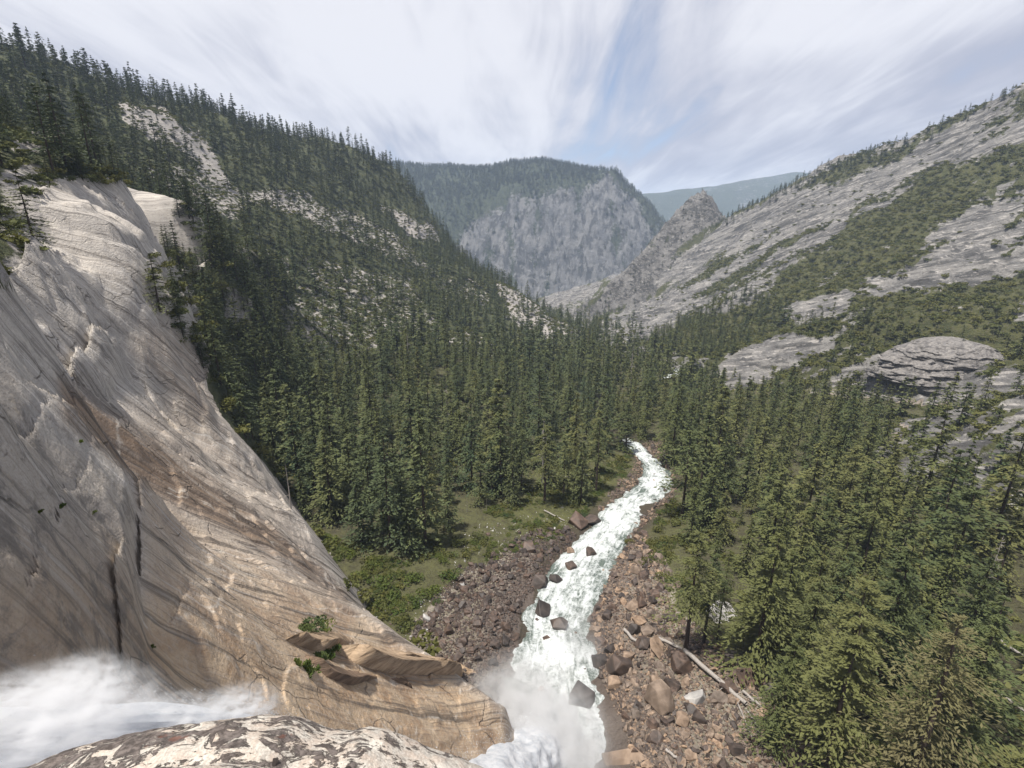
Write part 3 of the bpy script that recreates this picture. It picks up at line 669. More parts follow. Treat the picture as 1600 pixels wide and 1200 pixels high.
def trunk_mesh(name, seed, mat, r=0.012, top=0.97, seg=7, stubs=0, n=7):
    g = np.random.default_rng(seed)
    zs = np.linspace(-0.03, top, n)
    path = np.stack([np.cumsum(g.normal(0, .0022, n)), np.cumsum(g.normal(0, .0022, n)), zs], 1)
    parts = [tube(path, r * (1.25 - zs / top * 1.17) + 0.0006, seg)]
    for k in range(stubs):
        z = g.uniform(.08, .9); a = g.uniform(0, 6.28); l = g.uniform(.03, .09) * (1.1 - z)
        p0 = np.array([np.interp(z, zs, path[:, 0]), np.interp(z, zs, path[:, 1]), z]); d = np.array([math.cos(a), math.sin(a), g.uniform(-.4, .3)])
        parts.append(tube([p0, p0 + d * l * .6, p0 + d * l + np.array([0, 0, g.uniform(-.01, .01)])], [r * .16, r * .11, r * .03], 4))
    v, q = join(parts)
    return mesh_np(name, v, quads=q, mat=mat)
def bush_mesh(name, seed, mat, n=420, leaf=0.13, blobs=9, flat=0.75, spiky=0.0):
    g = np.random.default_rng(seed)
    c = np.stack([g.normal(0, .3, blobs), g.normal(0, .3, blobs), g.uniform(.15, .62, blobs)], 1); rb = g.uniform(.2, .38, blobs)
    b = g.integers(0, blobs, n); d = g.normal(0, 1, (n, 3)); d[:, 2] = np.abs(d[:, 2]) * 1.0 - .25; d /= np.linalg.norm(d, axis=1, keepdims=True)
    pos = c[b] + d * rb[b][:, None] * g.uniform(.75, 1.08, (n, 1)); pos[:, 2] = np.maximum(pos[:, 2] * flat, .02)
    ax = g.normal(0, 1, (n, 3)) * (1 - spiky) + np.array([0, 0, 1.0]) * spiky + d * spiky
    L = leaf * g.uniform(.7, 1.4, n)
    v, q = leaf_quads(pos, ax, d + g.normal(0, .3, (n, 3)), L, L * (0.7 - .45 * spiky))
    return mesh_np(name, v, quads=q, mat=mat, smooth=False)
def rock_mesh(name, seed, mat, n=16, sq=(1, 1, .75), cut=0.35):
    g = np.random.default_rng(seed); bm = bmesh.new()
    p = g.normal(0, 1, (n, 3)); p /= np.linalg.norm(p, axis=1, keepdims=True); p = np.sign(p) * np.abs(p) ** (1 - cut)
    p *= g.uniform(.8, 1.15, (n, 1)) * np.array(sq) * 0.55
    vs = [bm.verts.new(q) for q in p]
    r = bmesh.ops.convex_hull(bm, input=vs)
    bmesh.ops.delete(bm, geom=[v for v in bm.verts if not v.link_faces], context='VERTS')
    bmesh.ops.dissolve_limit(bm, angle_limit=R_(12), verts=bm.verts, edges=bm.edges)
    me = bpy.data.meshes.new(name); bm.to_mesh(me); bm.free(); me.materials.append(mat)
    return me
def boulder_mesh(name, seed, mat, sq=(1, 1, .8), bev=0.022):
    g = np.random.default_rng(seed); bm = bmesh.new()
    p = g.normal(0, 1, (15, 3)); p /= np.linalg.norm(p, axis=1, keepdims=True); p = np.sign(p) * np.abs(p) ** .7
    p *= g.uniform(.8, 1.15, (15, 1)) * np.array(sq) * 0.55
    vs = [bm.verts.new(q) for q in p]
    bmesh.ops.convex_hull(bm, input=vs)
    bmesh.ops.delete(bm, geom=[v for v in bm.verts if not v.link_faces], context='VERTS')
    bmesh.ops.dissolve_limit(bm, angle_limit=R_(18), verts=bm.verts, edges=bm.edges)
    bmesh.ops.bevel(bm, geom=list(bm.edges), offset=bev, segments=1, affect='EDGES', profile=.6)
    me = bpy.data.meshes.new(name); bm.to_mesh(me); bm.free(); me.materials.append(mat)
    return me

def proto(me): return bpy.data.objects.new('shape_source', me)     # never linked: only feeds the scattered copies
def species(mk, leafmat, trunkmat, seeds, **kw): return [(mk + str(s), s, leafmat, trunkmat, kw) for s in seeds]
HI, MID, FAR = {}, {}, {}
def tree_set(key, leafmat, shapes):
    """for each kind three levels of detail of crown and trunk"""
    HI[key], MID[key], FAR[key] = [], [], []
    for sd, kw in shapes:
        HI[key].append((conifer_crown('crown', sd, leafmat, whorls=22, per=7, clumps=44, leaf=0.021, fat=1.1, **kw), trunk_mesh('trunk', sd, M['bark'], stubs=10)))
        MID[key].append((conifer_crown('crown', sd + 50, leafmat, whorls=18, per=6, clumps=18, leaf=0.034, fat=1.35, **kw), trunk_mesh('trunk', sd, M['bark'], seg=5, n=4)))
        FAR[key].append((conifer_crown('crown', sd + 90, M['needle_far'] if key == 'dark' else leafmat, whorls=13, per=6, clumps=7, leaf=0.062, fat=1.7, **kw), trunk_mesh('trunk', sd, M['bark'], seg=4, n=3)))
SHAPES = [(1, dict(base=.06, rad=.2, power=.9)), (2, dict(base=.1, rad=.225, power=.8, patchy=.15)), (3, dict(base=.2, rad=.18, power=.65, patchy=.3, rough=.9)),
          (4, dict(base=.05, rad=.23, power=.95, droop=.4)), (5, dict(base=.26, rad=.2, power=.5, patchy=.35, rough=.9, rise=.6)), (6, dict(base=.08, rad=.165, power=.8, rough=.7, patchy=.1))]
tree_set('dark', M['needle'], SHAPES)
tree_set('olive', M['needle_y'], SHAPES)
BUSH = [bush_mesh('leaves', 20 + i, M['oak'], 420, .13, 9) for i in range(4)]
BUSHF = [bush_mesh('leaves', 40 + i, M['oak'], 110, .26, 7) for i in range(4)]
BUSHG = [bush_mesh('leaves', 60 + i, M['bright'], 420, .12, 9, .6) for i in range(3)]
FERN = [bush_mesh('leaves', 80 + i, M['bright'], 90, .22, 5, .5) for i in range(3)]
GRASST = [bush_mesh('blades', 70 + i, M['bright'], 300, .34, 7, .6, .75) for i in range(2)]

# ------------------------------------------------------------------ scattering
def scatter(name, pts, rz, sc, vi, protos, label, cat=None):
    """many alike plants or stones too numerous to tell apart: one object of instances"""
    me = bpy.data.meshes.new(name)
    me.vertices.add(len(pts)); me.vertices.foreach_set('co', np.asarray(pts, np.float32).ravel())
    vattr(me, 'rotv', np.stack([np.zeros(len(pts)), np.zeros(len(pts)), rz], 1) if np.ndim(rz) == 1 else rz)
    vattr(me, 'scl', sc)
    a = me.attributes.new('vi', 'INT', 'POINT'); a.data.foreach_set('value', np.asarray(vi, np.int32))
    o = add(name, me)
    ng = bpy.data.node_groups.new(name + '_scatter', 'GeometryNodeTree')
    ng.interface.new_socket('Geometry', in_out='INPUT', socket_type='NodeSocketGeometry')
    ng.interface.new_socket('Geometry', in_out='OUTPUT', socket_type='NodeSocketGeometry')
    N, Lk = ng.nodes, ng.links
    gi, go = N.new('NodeGroupInput'), N.new('NodeGroupOutput')
    jn = N.new('GeometryNodeJoinGeometry')
    for parts in protos:
        pj = N.new('GeometryNodeJoinGeometry')
        for me_ in parts:
            oi = N.new('GeometryNodeObjectInfo'); oi.inputs[0].default_value = proto(me_); oi.transform_space = 'ORIGINAL'
            Lk.new(oi.outputs['Geometry'], pj.inputs[0])
        g2 = N.new('GeometryNodeGeometryToInstance'); Lk.new(pj.outputs[0], g2.inputs[0]); Lk.new(g2.outputs[0], jn.inputs[0])
    ip = N.new('GeometryNodeInstanceOnPoints')
    Lk.new(gi.outputs[0], ip.inputs['Points']); Lk.new(jn.outputs[0], ip.inputs['Instance'])
    ip.inputs['Pick Instance'].default_value = True
    def na(nm, ty):
        k = N.new('GeometryNodeInputNamedAttribute'); k.data_type = ty; k.inputs[0].default_value = nm; return k.outputs[0]
    Lk.new(na('vi', 'INT'), ip.inputs['Instance Index'])
    Lk.new(na('rotv', 'FLOAT_VECTOR'), ip.inputs['Rotation']); Lk.new(na('scl', 'FLOAT_VECTOR'), ip.inputs['Scale'])
    Lk.new(ip.outputs[0], go.inputs[0])
    md = o.modifiers.new('scatter', 'NODES'); md.node_group = ng
    tag(o, label, cat, kind='stuff'); return o

rng = np.random.default_rng(7)
def sample_area(box, n):
    x = rng.uniform(box[0], box[1], n); y = rng.uniform(box[2], box[3], n); return x, y
def poisson(x, y, sp, pr=None):
    """keep points no nearer to each other than sp (per point)"""
    keep = []; cell = {}; cs = float(np.max(sp))
    for i in range(len(x)):
        cx_, cy_ = int(x[i] // cs), int(y[i] // cs); ok = True; s2 = sp[i] ** 2
        for a in (-1, 0, 1):
            for b in (-1, 0, 1):
                for j in cell.get((cx_ + a, cy_ + b), ()):
                    if (x[i] - x[j]) ** 2 + (y[i] - y[j]) ** 2 < s2: ok = False; break
                if not ok: break
            if not ok: break
        if ok: keep.append(i); cell.setdefault((cx_, cy_), []).append(i)
    return np.array(keep, int)
def on_land(x, y):
    z, w = land(x, y); px, py = project(x, y, z)
    m = (px > -130) & (px < 1760) & (py < 1300)
    return x[m], y[m], z[m], w[m], px[m], py[m]

OPEN_V = [[(500, 800), (560, 830), (650, 862), (700, 840), (740, 790), (800, 790), (900, 800), (960, 740), (985, 700), (1010, 690), (1060, 745), (1040, 790), (1060, 830), (1085, 930), (1120, 1000), (1190, 1060), (1240, 1200), (1230, 1320), (500, 1320), (470, 820)]]
trees = []      # x, y, z, height, width factor, kind, zone
# left hillside and valley floor
x, y = sample_area((-900, 420, 60, 1500), 150000)
xe, ye = sample_area((-260, -80, 200, 420), 9000); x, y = np.append(x, xe), np.append(y, ye)
x, y, z, w, px, py = on_land(x, y)
D = np.hypot(x, y)
rk, ms, wt = paint(x, y, z, w)
rd, rw = river_dist(x, y)
clump = fbm(x / 45, y / 45, octv=3, seed=101)
p = np.zeros(len(x))
a = w == 1
incl = inpoly(px, py, CLIFF) & (D < 460) & ~inpoly(px, py, [(275, 425), (300, 400), (360, 370), (360, 660), (330, 640), (318, 560), (300, 510)]) & ~inpoly(px, py, [(-50, 240), (70, 250), (75, 330), (55, 400), (20, 440), (-50, 460)])
p[a] = np.clip(1 - 1.9 * rk[a], .04, 1) * (0.62 + 0.8 * clump[a]); p[a & incl] = 0
p[a & (D < 60)] = 0; p[a & (px > 440) & (py > 720)] = 0
a = w == 0
p[a] = 0.95 + 0.3 * clump[a]
for poly in OPEN_V: p[a & inpoly(px, py, poly)] = 0
sparse = inpoly(px, py, [(720, 800), (800, 760), (960, 690), (985, 700), (960, 745), (880, 800), (800, 800)]); p[a & sparse] = 0.16
p[a & (rd < rw * .75)] = 0
p[a & inpoly(px, py, [(1450, 1070), (1640, 1000), (1640, 1200), (1500, 1200)])] = 0; p[a & inpoly(px, py, [(1040, 860), (1110, 860), (1150, 900), (1240, 1060), (1340, 1230), (1180, 1230), (1060, 1040)])] = 0; p[inpoly(px, py, [(1490, 690), (1660, 670), (1660, 980), (1545, 950)])] *= .06; p[a & (rk > .6)] = 0; p[inpoly(px, py, [(1110, 560), (1380, 555), (1400, 590), (1250, 592), (1120, 582)])] *= .12; p[inpoly(px, py, [(1340, 590), (1640, 590), (1640, 740), (1430, 720), (1345, 650)])] *= .07
p[a & inpoly(px, py, [(1420, 640), (1620, 620), (1620, 720), (1540, 730), (1480, 700)])] = .25
a = w == 2
zoneR = inpoly(px, py, [(980, 545), (1100, 492), (1250, 402), (1340, 378), (1400, 370), (1345, 440), (1330, 460), (1210, 490), (1130, 560)])
p[a] = np.where(zoneR[a], .95, np.where(rk[a] < .2, .17, np.where(py[a] < 300, .02, .0)))
p[(w == 1) & inpoly(px, py, [(330, 380), (440, 420), (480, 620), (430, 720), (350, 650), (325, 560)])] = .95
acc = rng.random(len(x)) < p
x, y, z, w, px, py, D = [q[acc] for q in (x, y, z, w, px, py, D)]
sp = np.where(w == 0, np.where(D < 330, np.where(px > 1040, 14.0, 12.5), 12.5), np.where(w == 1, 12.5, 11.5)) * rng.uniform(.7, 1.35, len(x))
steep = inpoly(px, py, [(318, 380), (440, 420), (480, 620), (430, 720), (345, 650), (318, 560)]); sp = np.where(steep, sp * .45, sp)
k = poisson(x, y, sp)
x, y, z, w, px, py, D = [q[k] for q in (x, y, z, w, px, py, D)]
hh = np.where(w == 0, rng.normal(37, 7, len(x)), np.where(w == 1, rng.normal(30, 5.5, len(x)), rng.normal(24, 5, len(x))))
hh = np.clip(hh * rng.uniform(.62, 1.15, len(x)), 12, 54) * np.where(rng.random(len(x)) < .2, .55, 1.0)
hh = hh * np.where((w == 0) & (D < 300), 1.18, 1.0) * np.where(inpoly(px, py, [(1080, 560), (1400, 555), (1420, 650), (1100, 640)]), .6, 1.0)
olive = np.where(w == 0, (px > 980 - (D - 300) * .2) | (rng.random(len(x)) < .15), w == 2)
n_auto = len(x)
sx = rng.uniform(.8, 1.2, n_auto) * np.where(hh < 22, 1.25, 1.0)
rz = rng.uniform(0, 6.28, n_auto); vi = rng.integers(0, 6, n_auto)

# ridge-top trees on the right skyline and on the peak
x2, y2 = sample_area((0, 1500, 700, 1900), 60000)
x2, y2, z2, w2, px2, py2 = on_land(x2, y2)
rk2, _, _ = paint(x2, y2, z2, w2)
sky_ = np.interp(px2, [1000, 1140, 1200, 1300, 1400, 1500, 1600, 1700], [400, 340, 312, 265, 234, 187, 145, 110])
crest = (w2 == 2) & (np.abs(py2 - sky_) < 9)
p2 = np.where(crest, np.where(px2 < 1420, .5, .1), np.where(w2 == 3, .05 + .1 * (fbm(x2 / 60, y2 / 60, seed=103) > .1), 0))
k2 = rng.random(len(x2)) < p2
x2, y2, z2, px2, w2 = x2[k2], y2[k2], z2[k2], px2[k2], w2[k2]
k2 = poisson(x2, y2, np.full(len(x2), 10.0)); x2, y2, z2, px2, w2 = [q[k2] for q in (x2, y2, z2, px2, w2)]
h2 = rng.uniform(9, 22, len(x2)) * np.where(w2 == 3, .6, 1)

# single trees that the photograph picks out: foot, top, kind
KEY = [((1070, 1022), 826, 'bare', 0, .95, 'slender conifer with a long bare dark trunk at the edge of the right talus'), ((1100, 1006), 862, 'bare', 1, .9, 'smaller conifer leaning beside the bare-trunked tree on the right talus'),
       ((1182, 1035), 832, 'olive', 3, 1.35, 'broad bushy conifer behind the pale boulder right of the river'), ((1213, 1163), 990, 'olive', 3, 1.15, 'small pointed conifer on the rocks at the bottom, nearest the river'),
       ((1288, 1215), 962, 'olive', 1, 1.25, 'full dark green conifer just right of the small pointed one at the bottom'), ((1408, 1262), 962, 'pale', 1, 1.45, 'pale yellowish ragged conifer at the bottom right'),
       ((1490, 1170), 930, 'olive', 3, 1.3, 'large olive conifer right of the pale ragged one'), ((1590, 1330), 1120, 'olive', 3, 1.5, 'conifer crown cut off by the bottom right corner'),
       ((665, 852), 648, 'dark', 0, .95, 'tallest conifer at the river-facing edge of the left stand'), ((612, 858), 672, 'dark', 1, .9, 'tall conifer just left of the tallest one in the left stand'),
       ((565, 850), 738, 'dark', 3, 1.2, 'low dense conifer at the foot of the left stand above green shrubs'), ((520, 812), 672, 'dark', 3, 1.1, 'conifer nearest the granite cliff at the foot of the left stand'),
       ((640, 862), 760, 'dark', 3, 1.2, 'short dark conifer in front of the left stand'), ((470, 770), 640, 'dark', 3, 1.15, 'wide dark conifer hanging over the cliff edge in the left stand'),
       ((782, 772), 626, 'dark', 0, .95, 'straight conifer with visible trunk in the middle of the left stand'), ((738, 765), 642, 'dark', 3, 1, 'pointed conifer left of the straight one in the left stand'),
       ((851, 786), 662, 'bare', 0, 1.0, 'thin-crowned conifer on the mossy left bank'), ((897, 774), 682, 'bare', 0, .7, 'narrow conifer with bare trunk on the mossy left bank'),
       ((931, 768), 652, 'bare', 1, .75, 'narrow tall conifer nearest the river on the mossy left bank'), ((250, 484), 394, 'dark', 3, 1.5, 'large dark conifer growing alone on the granite cliff'),
       ((275, 470), 420, 'dark', 1, 1.4, 'small conifer touching the large one on the granite cliff'), ((345, 600), 498, 'dark', 3, 1.25, 'big dark conifer beside the rounded edge of the cliff'), ((298, 476), 418, 'dark', 1, 1.3, 'middle-sized conifer below the large one on the cliff shoulder'), ((322, 520), 446, 'dark', 3, 1.3, 'conifer low on the cliff shoulder near its rounded edge'), ((333, 470), 402, 'dark', 0, 1.2, 'conifer standing at the outer rim of the upper cliff shoulder'), ((286, 524), 470, 'dark', 3, 1.4, 'squat conifer on bare granite below the shoulder trees'), ((312, 432), 384, 'dark', 5, 1.3, 'topmost conifer on the cliff shoulder under the upper slab'), ((1300, 960), 815, 'olive', 3, 1.1, 'tall olive conifer in the middle of the right forest'),
       ((1120, 1000), 856, 'bare', 1, .6, 'thin conifer between the bare-trunked tree and the bushy one'), ((1255, 900), 770, 'olive', 0, 1.0, 'conifer behind the bushy one right of the river'), ((1105, 830), 705, 'olive', 0, 1, 'conifer on the right bank at the river bend')]
M['PALE'] = M['needle_p']
HI['bare'] = [(conifer_crown('crown', 311 + i, M['needle_y'], whorls=14, per=7, clumps=44, leaf=0.021, fat=1.1, base=.40, rad=.19, power=.6, patchy=.2, rough=.8), trunk_mesh('trunk', 311 + i, M['bark'], r=.014, stubs=14)) for i in range(2)]
HI['pale'] = [(conifer_crown('crown', 301 + i, M['needle_p'], whorls=40, per=8, clumps=20, leaf=0.017, base=.1, rad=.18, power=.6, patchy=.4, rough=.9, fat=.8), trunk_mesh('trunk', 301 + i, M['bark'], stubs=20)) for i in range(2)]
def visible_ground(px, py, ymin=9.5):
    """where the line of sight through a pixel first meets the land"""
    d = ray(px, py); t = np.exp(np.linspace(math.log(ymin), math.log(2400), 1100)) / d[1]
    X, Y, Z = d[0] * t, d[1] * t, d[2] * t
    h = land(X, Y)[0]; k = max(1, int(np.argmax(h > Z)))
    a0, a1 = h[k - 1] - Z[k - 1], h[k] - Z[k]; f = a0 / (a0 - a1) if a1 != a0 else 0
    q = d * (t[k - 1] + f * (t[k] - t[k - 1]))
    return q[0], q[1], q[2]
def tree_thing(x, y, z, H, wf, rzv, crown, trunk, label, group):
    e = bpy.data.objects.new('conifer', None); COL.objects.link(e)
    e.location = (x, y, z - 0.3); e.rotation_euler = (0, 0, rzv); e.scale = (H * wf, H * wf, H)
    e.empty_display_size = 0.1
    tag(e, label, 'tree', group)
    a_ = add('crown', crown, e); b_ = add('trunk', trunk, e)
    return e
used = []
for (bx, by), top, kind, v_, wf, lab in KEY:
    X, Y, Z = visible_ground(bx, by)
    d = ray(bx, top); H = (d[2] / d[1]) * Y - Z
    cr, tr = (MID if Y > 150 and kind in MID else HI)[kind][v_ % len(HI[kind])]
    tree_thing(X, Y, Z, H, wf, 1.7 * len(used), cr, tr, lab, None); used.append((X, Y))
# clear automatic trees away from these
kk = np.ones(n_auto, bool)
for X, Y in used: kk &= (x - X) ** 2 + (y - Y) ** 2 > 5.0 ** 2
for (bx, by), top, kind, v_, wf, lab in KEY[:8]:
    kk &= ~((np.abs(px - bx) < 40) & (py > by) & (px < 1330))
x, y, z, w, px, py, D, hh, olive, sx, rz, vi = [q[kk] for q in (x, y, z, w, px, py, D, hh, olive, sx, rz, vi)]
# the nearest 270 trees in frame stand as single things
size = hh / D
size[(px < -20) | (px > 1630) | (py > 1290)] = 0
order = np.argsort(-size)[:270]
single = np.zeros(len(x), bool); single[order] = True
groups = {}
for i in order:
    key = 'olive' if olive[i] else 'dark'
    cr, tr = (HI if D[i] < 175 else MID)[key][vi[i]]
    if w[i] == 1: lab, grp = 'dark conifer on the left hillside beside the granite cliff', 'conifers beside the cliff'
    elif px[i] < 1000: lab, grp = 'dark green conifer in the dense stand left of the river', 'conifers of the left stand'
    elif D[i] < 200: lab, grp = 'olive green conifer in the near part of the forest right of the river', 'near conifers right of the river'
    else: lab, grp = 'olive green conifer farther back in the forest right of the river', 'farther conifers right of the river'
    groups.setdefault(grp, []).append((tree_thing(x[i], y[i], z[i], hh[i], sx[i], rz[i], cr, tr, lab, grp), px[i], py[i]))
for grp, wh, wr_ in (('conifers beside the cliff', 'dark conifer', 'beside the granite cliff'), ('conifers of the left stand', 'dark conifer', 'of the left stand'),
                    ('near conifers right of the river', 'olive conifer', 'of the near right forest'), ('farther conifers right of the river', 'olive conifer', 'of the farther right forest')):
    row_labels(groups.get(grp, []), wh, wr_)
def forest(nm, mask, key, lod, label, xx=None):
    X, Y, Z, H, S, Rz, Vi = xx if xx is not None else (x[mask], y[mask], z[mask], hh[mask], sx[mask], rz[mask], vi[mask])
    if len(X) == 0: return
    scatter(nm, np.stack([X, Y, Z - .3], 1), Rz, np.stack([H * S, H * S, H], 1), Vi, lod[key], label)
rest = ~single
forest('conifer_forest', rest & (w == 0) & olive.astype(bool) & (D < 480), 'olive', MID, 'olive conifer forest filling the valley right of the river')
forest('conifer_forest', rest & (w != 1) & olive.astype(bool) & ((D >= 480) | (w == 2)), 'olive', FAR, 'conifer forest farther down the valley and on the right slope')
forest('conifer_forest', rest & (w < 2) & ~olive.astype(bool) & (D < 520), 'dark', MID, 'dark conifer forest in the valley left of the river')
forest('conifer_forest', rest & (w < 2) & ~olive.astype(bool) & (D >= 520), 'dark', FAR, 'dark conifer forest covering the left ridge')
n2 = len(x2)
forest('ridge_conifers', None, 'dark', FAR, 'sparse conifers along the right skyline and the rocky peak', (x2, y2, z2, h2, rng.uniform(1.0, 1.5, n2), rng.uniform(0, 6.28, n2), rng.integers(0, 6, n2)))
# trees on the far plateau mountain
x3, y3 = sample_area((-1100, 1000, 2800, 4400), 26000)
z3 = mass_z(x3, y3); r3 = mass_rock(x3, y3, z3)
cl3 = fbm(x3 / 120, y3 / 120, octv=3, seed=105)
k3 = rng.random(len(x3)) < np.clip(0.62 - r3 * .85 + cl3 * .45, .01, 1) * np.where(y3 > 3500, 1, .6)
x3, y3, z3 = x3[k3], y3[k3], z3[k3]; n3 = len(x3)
forest('plateau_forest', None, 'dark', FAR, 'distant forest on the flat-topped mountain', (x3, y3, z3, rng.uniform(18, 36, n3), rng.uniform(1.1, 1.6, n3), rng.uniform(0, 6.28, n3), rng.integers(0, 6, n3)))

# ------------------------------------------------------------------ shrubs
x4, y4 = sample_area((-700, 1000, 60, 1400), 160000)
x4, y4, z4, w4, px4, py4 = on_land(x4, y4); D4 = np.hypot(x4, y4)
rk4, ms4, wt4 = paint(x4, y4, z4, w4)
c4 = fbm(x4 / 30, y4 / 30, octv=3, seed=107)
p4 = np.zeros(len(x4))
a = w4 == 2; p4[a] = np.where(rk4[a] < .35, .9, np.where(rk4[a] < .6, .35, .012))
a = w4 == 3; p4[a] = .09 * (c4[a] > .1)
a = w4 == 1; p4[a] = np.where((rk4[a] > .25) & (rk4[a] < .75), .6 + c4[a] * .6, .16); p4[a & inpoly(px4, py4, CLIFF) & (D4 < 460)] = 0
a = w4 == 0; p4[a] = np.where(inpoly(px4[a], py4[a], [(1420, 630), (1620, 600), (1620, 720), (1540, 740), (1480, 710)]), .8, .10)
for poly in OPEN_V: p4[(w4 == 0) & inpoly(px4, py4, poly)] = 0.0
rd4, rw4 = river_dist(x4, y4); p4[rd4 < rw4 * .9] = 0
k4 = rng.random(len(x4)) < p4
x4, y4, z4, w4, D4 = x4[k4], y4[k4], z4[k4], w4[k4], D4[k4]
k4 = poisson(x4, y4, np.where(w4 == 2, 5.0, 4.2)); x4, y4, z4, w4, D4 = [q[k4] for q in (x4, y4, z4, w4, D4)]
n4 = len(x4); s4 = rng.uniform(3.2, 8.0, n4) * np.where(w4 == 2, 1.15, .8)
for m_, lab in ((w4 == 2, 'olive oak and manzanita brush covering the right slope'), (w4 != 2, 'scattered brush on the left slope and valley floor')):
    scatter('brush', np.stack([x4, y4, z4 - .2], 1)[m_], rng.uniform(0, 6.28, m_.sum()), np.stack([s4, s4, s4 * .8], 1)[m_], rng.integers(0, 4, m_.sum()), [(b,) for b in BUSHF], lab)

bl_ = []
def bush_thing(px, py, size, meshes, label, i, group=None, name='shrub', cat='shrub', hgt=.9):
    X, Y, Z = visible_ground(px, py)
    Zd = height_at(X, Y)[0]
    o = add(name, meshes[i % len(meshes)], None, (X, Y, Zd - .1)); o.scale = (size, size, size * hgt); o.rotation_euler = (0, 0, i * 1.3)
    return tag(o, label, cat, group)
for i, (a, b, s_) in enumerate([(560, 905, 5), (600, 915, 6), (640, 905, 6), (670, 925, 6), (700, 905, 5.5), (620, 935, 6), (655, 945, 5), (585, 880, 5), (690, 880, 4.5), (545, 870, 5), (520, 850, 5)]):
    bl_ = bl_ + [(bush_thing(a, b, s_, BUSHG, 'leafy green shrub in the green patch below the left stand', i, 'shrubs of the green patch'), a, b)]
row_labels(bl_, 'leafy green shrub', 'of the cliff-foot green patch'); bl_ = []
for i, (a, b, s_) in enumerate([(1020, 850, 5), (1010, 880, 4), (1035, 905, 4.5), (1028, 830, 5), (1050, 870, 4), (985, 850, 3.5)]):
    bl_ = bl_ + [(bush_thing(a, b, s_, BUSH, 'yellow green shrub on the right river bank', i, 'shrubs of the right bank'), a, b)]
row_labels(bl_, 'yellow green shrub', 'on the right river bank'); bl_ = []
for i, (a, b, s_) in enumerate([(715, 850, 6), (680, 850, 6), (745, 840, 4), (730, 870, 4), (700, 900, 4)]):
    bl_ = bl_ + [(bush_thing(a, b, s_, BUSH, 'olive shrub between the left stand and the talus', i, 'shrubs by the left talus'), a, b)]
row_labels(bl_, 'olive shrub', 'beside the left talus'); bl_ = []
for i, (a, b, s_) in enumerate([(380, 620, 9), (395, 640, 9), (290, 480, 8), (310, 520, 8), (330, 450, 8), (350, 420, 9), (300, 455, 7), (365, 600, 7), (275, 495, 7), (300, 540, 6), (322, 470, 8), (340, 500, 8), (335, 540, 8), (270, 455, 6), (345, 560, 8), (352, 640, 8)]):
    bl_ = bl_ + [(bush_thing(a, b, s_, BUSH, 'rounded green oak shrub along the top edge of the cliff', i, 'shrubs along the cliff edge'), a, b)]
row_labels(bl_, 'rounded oak shrub', 'along the top cliff edge'); bl_ = []
for i, (a, b, s_) in enumerate([(1540, 1080, 6), (1500, 1090, 6), (1470, 1110, 6), (1560, 1110, 7), (1590, 1020, 6)]):
    bl_ = bl_ + [(bush_thing(a, b, s_, BUSHG, 'bright green shrub among the trees at the bottom right', i, 'shrubs at the bottom right'), a, b)]
row_labels(bl_, 'bright green shrub', 'at the bottom right'); bl_ = []

xg, yg = rng.uniform(-120, 90, 40000), rng.uniform(80, 330, 40000)
zg, wg = land(xg, yg); ag, bg_ = project(xg, yg, zg)
cg = fbm(xg / 9, yg / 9, octv=3, seed=161)
pg = .9 * inpoly(ag, bg_, [(490, 830), (560, 840), (640, 865), (720, 850), (745, 800), (790, 800), (740, 870), (720, 900), (690, 955), (640, 990), (570, 955), (520, 890)]) + .35 * inpoly(ag, bg_, [(745, 800), (960, 720), (1000, 700), (960, 780), (880, 840), (760, 880)]) + .5 * inpoly(ag, bg_, [(1045, 760), (1090, 800), (1090, 920), (1120, 1000), (1060, 960), (1000, 840)])
dg, wgv = river_dist(xg, yg)
kg = (rng.random(40000) < pg * (cg > .02)) & (wg == 0) & (dg > wgv * .75)
xg, yg, zg = xg[kg], yg[kg], zg[kg]; kg = poisson(xg, yg, rng.uniform(.7, 1.5, len(xg))); xg, yg, zg = xg[kg], yg[kg], zg[kg]; n_g = len(xg); sg = rng.uniform(.8, 3.4, n_g)
scatter('undergrowth', np.stack([xg, yg, zg - .1], 1), rng.uniform(0, 6.28, n_g), np.stack([sg, sg, sg * .8], 1), rng.integers(0, 9, n_g), [(b,) for b in FERN[:1] + BUSHF + BUSHG + BUSH[:1]], 'low green undergrowth along the river banks')

# ------------------------------------------------------------------ river
def mat_water():
    m = bpy.data.materials.new('white_water'); h = NT(nodes(m))
    obj = h.n('ShaderNodeTexCoord').outputs['Object']
    foam = h.attr('foam')
    n1 = h.noise(obj, 0.45, 8, 0.66, 1.4); n2 = h.noise(obj, 1.6, 6, 0.65, 1.0); n3 = h.noise(obj, 0.16, 4, 0.5, 0.6)
    f = h.math('ADD', h.math('ADD', h.math('MULTIPLY', n1, 0.55), h.math('MULTIPLY', n2, 0.35)), h.math('ADD', h.math('MULTIPLY', n3, 0.25), h.math('MULTIPLY', h.math('SUBTRACT', foam, 0.5), 0.55)))
    fl = h.noise(h.scale(h.attr('flow', True), (0.11, 0.42, 1)), 1.0, 6, 0.6, 1.2)
    f = h.math('ADD', f, h.math('MULTIPLY', h.math('SUBTRACT', fl, 0.5), 0.75))
    ff = h.rng(f, 0.45, 0.82)
    c = h.mix(ff, h.mix(n3, (0.06, 0.085, 0.07), (0.15, 0.18, 0.155)), (0.66, 0.69, 0.69))
    b = principled(h, c, h.rng(ff, 0, 1, 0.12, 0.7, False), h.bump(h.math('ADD', n1, h.math('MULTIPLY', n2, 0.6)), 1.0, 0.9), 0.5)
    out(h, b.outputs[0]); return m
M['water'] = mat_water()
cum = np.concatenate([[0], np.cumsum(np.hypot(np.diff(rv[:, 0]), np.diff(rv[:, 1])))])
nl, nw_ = 620, 34
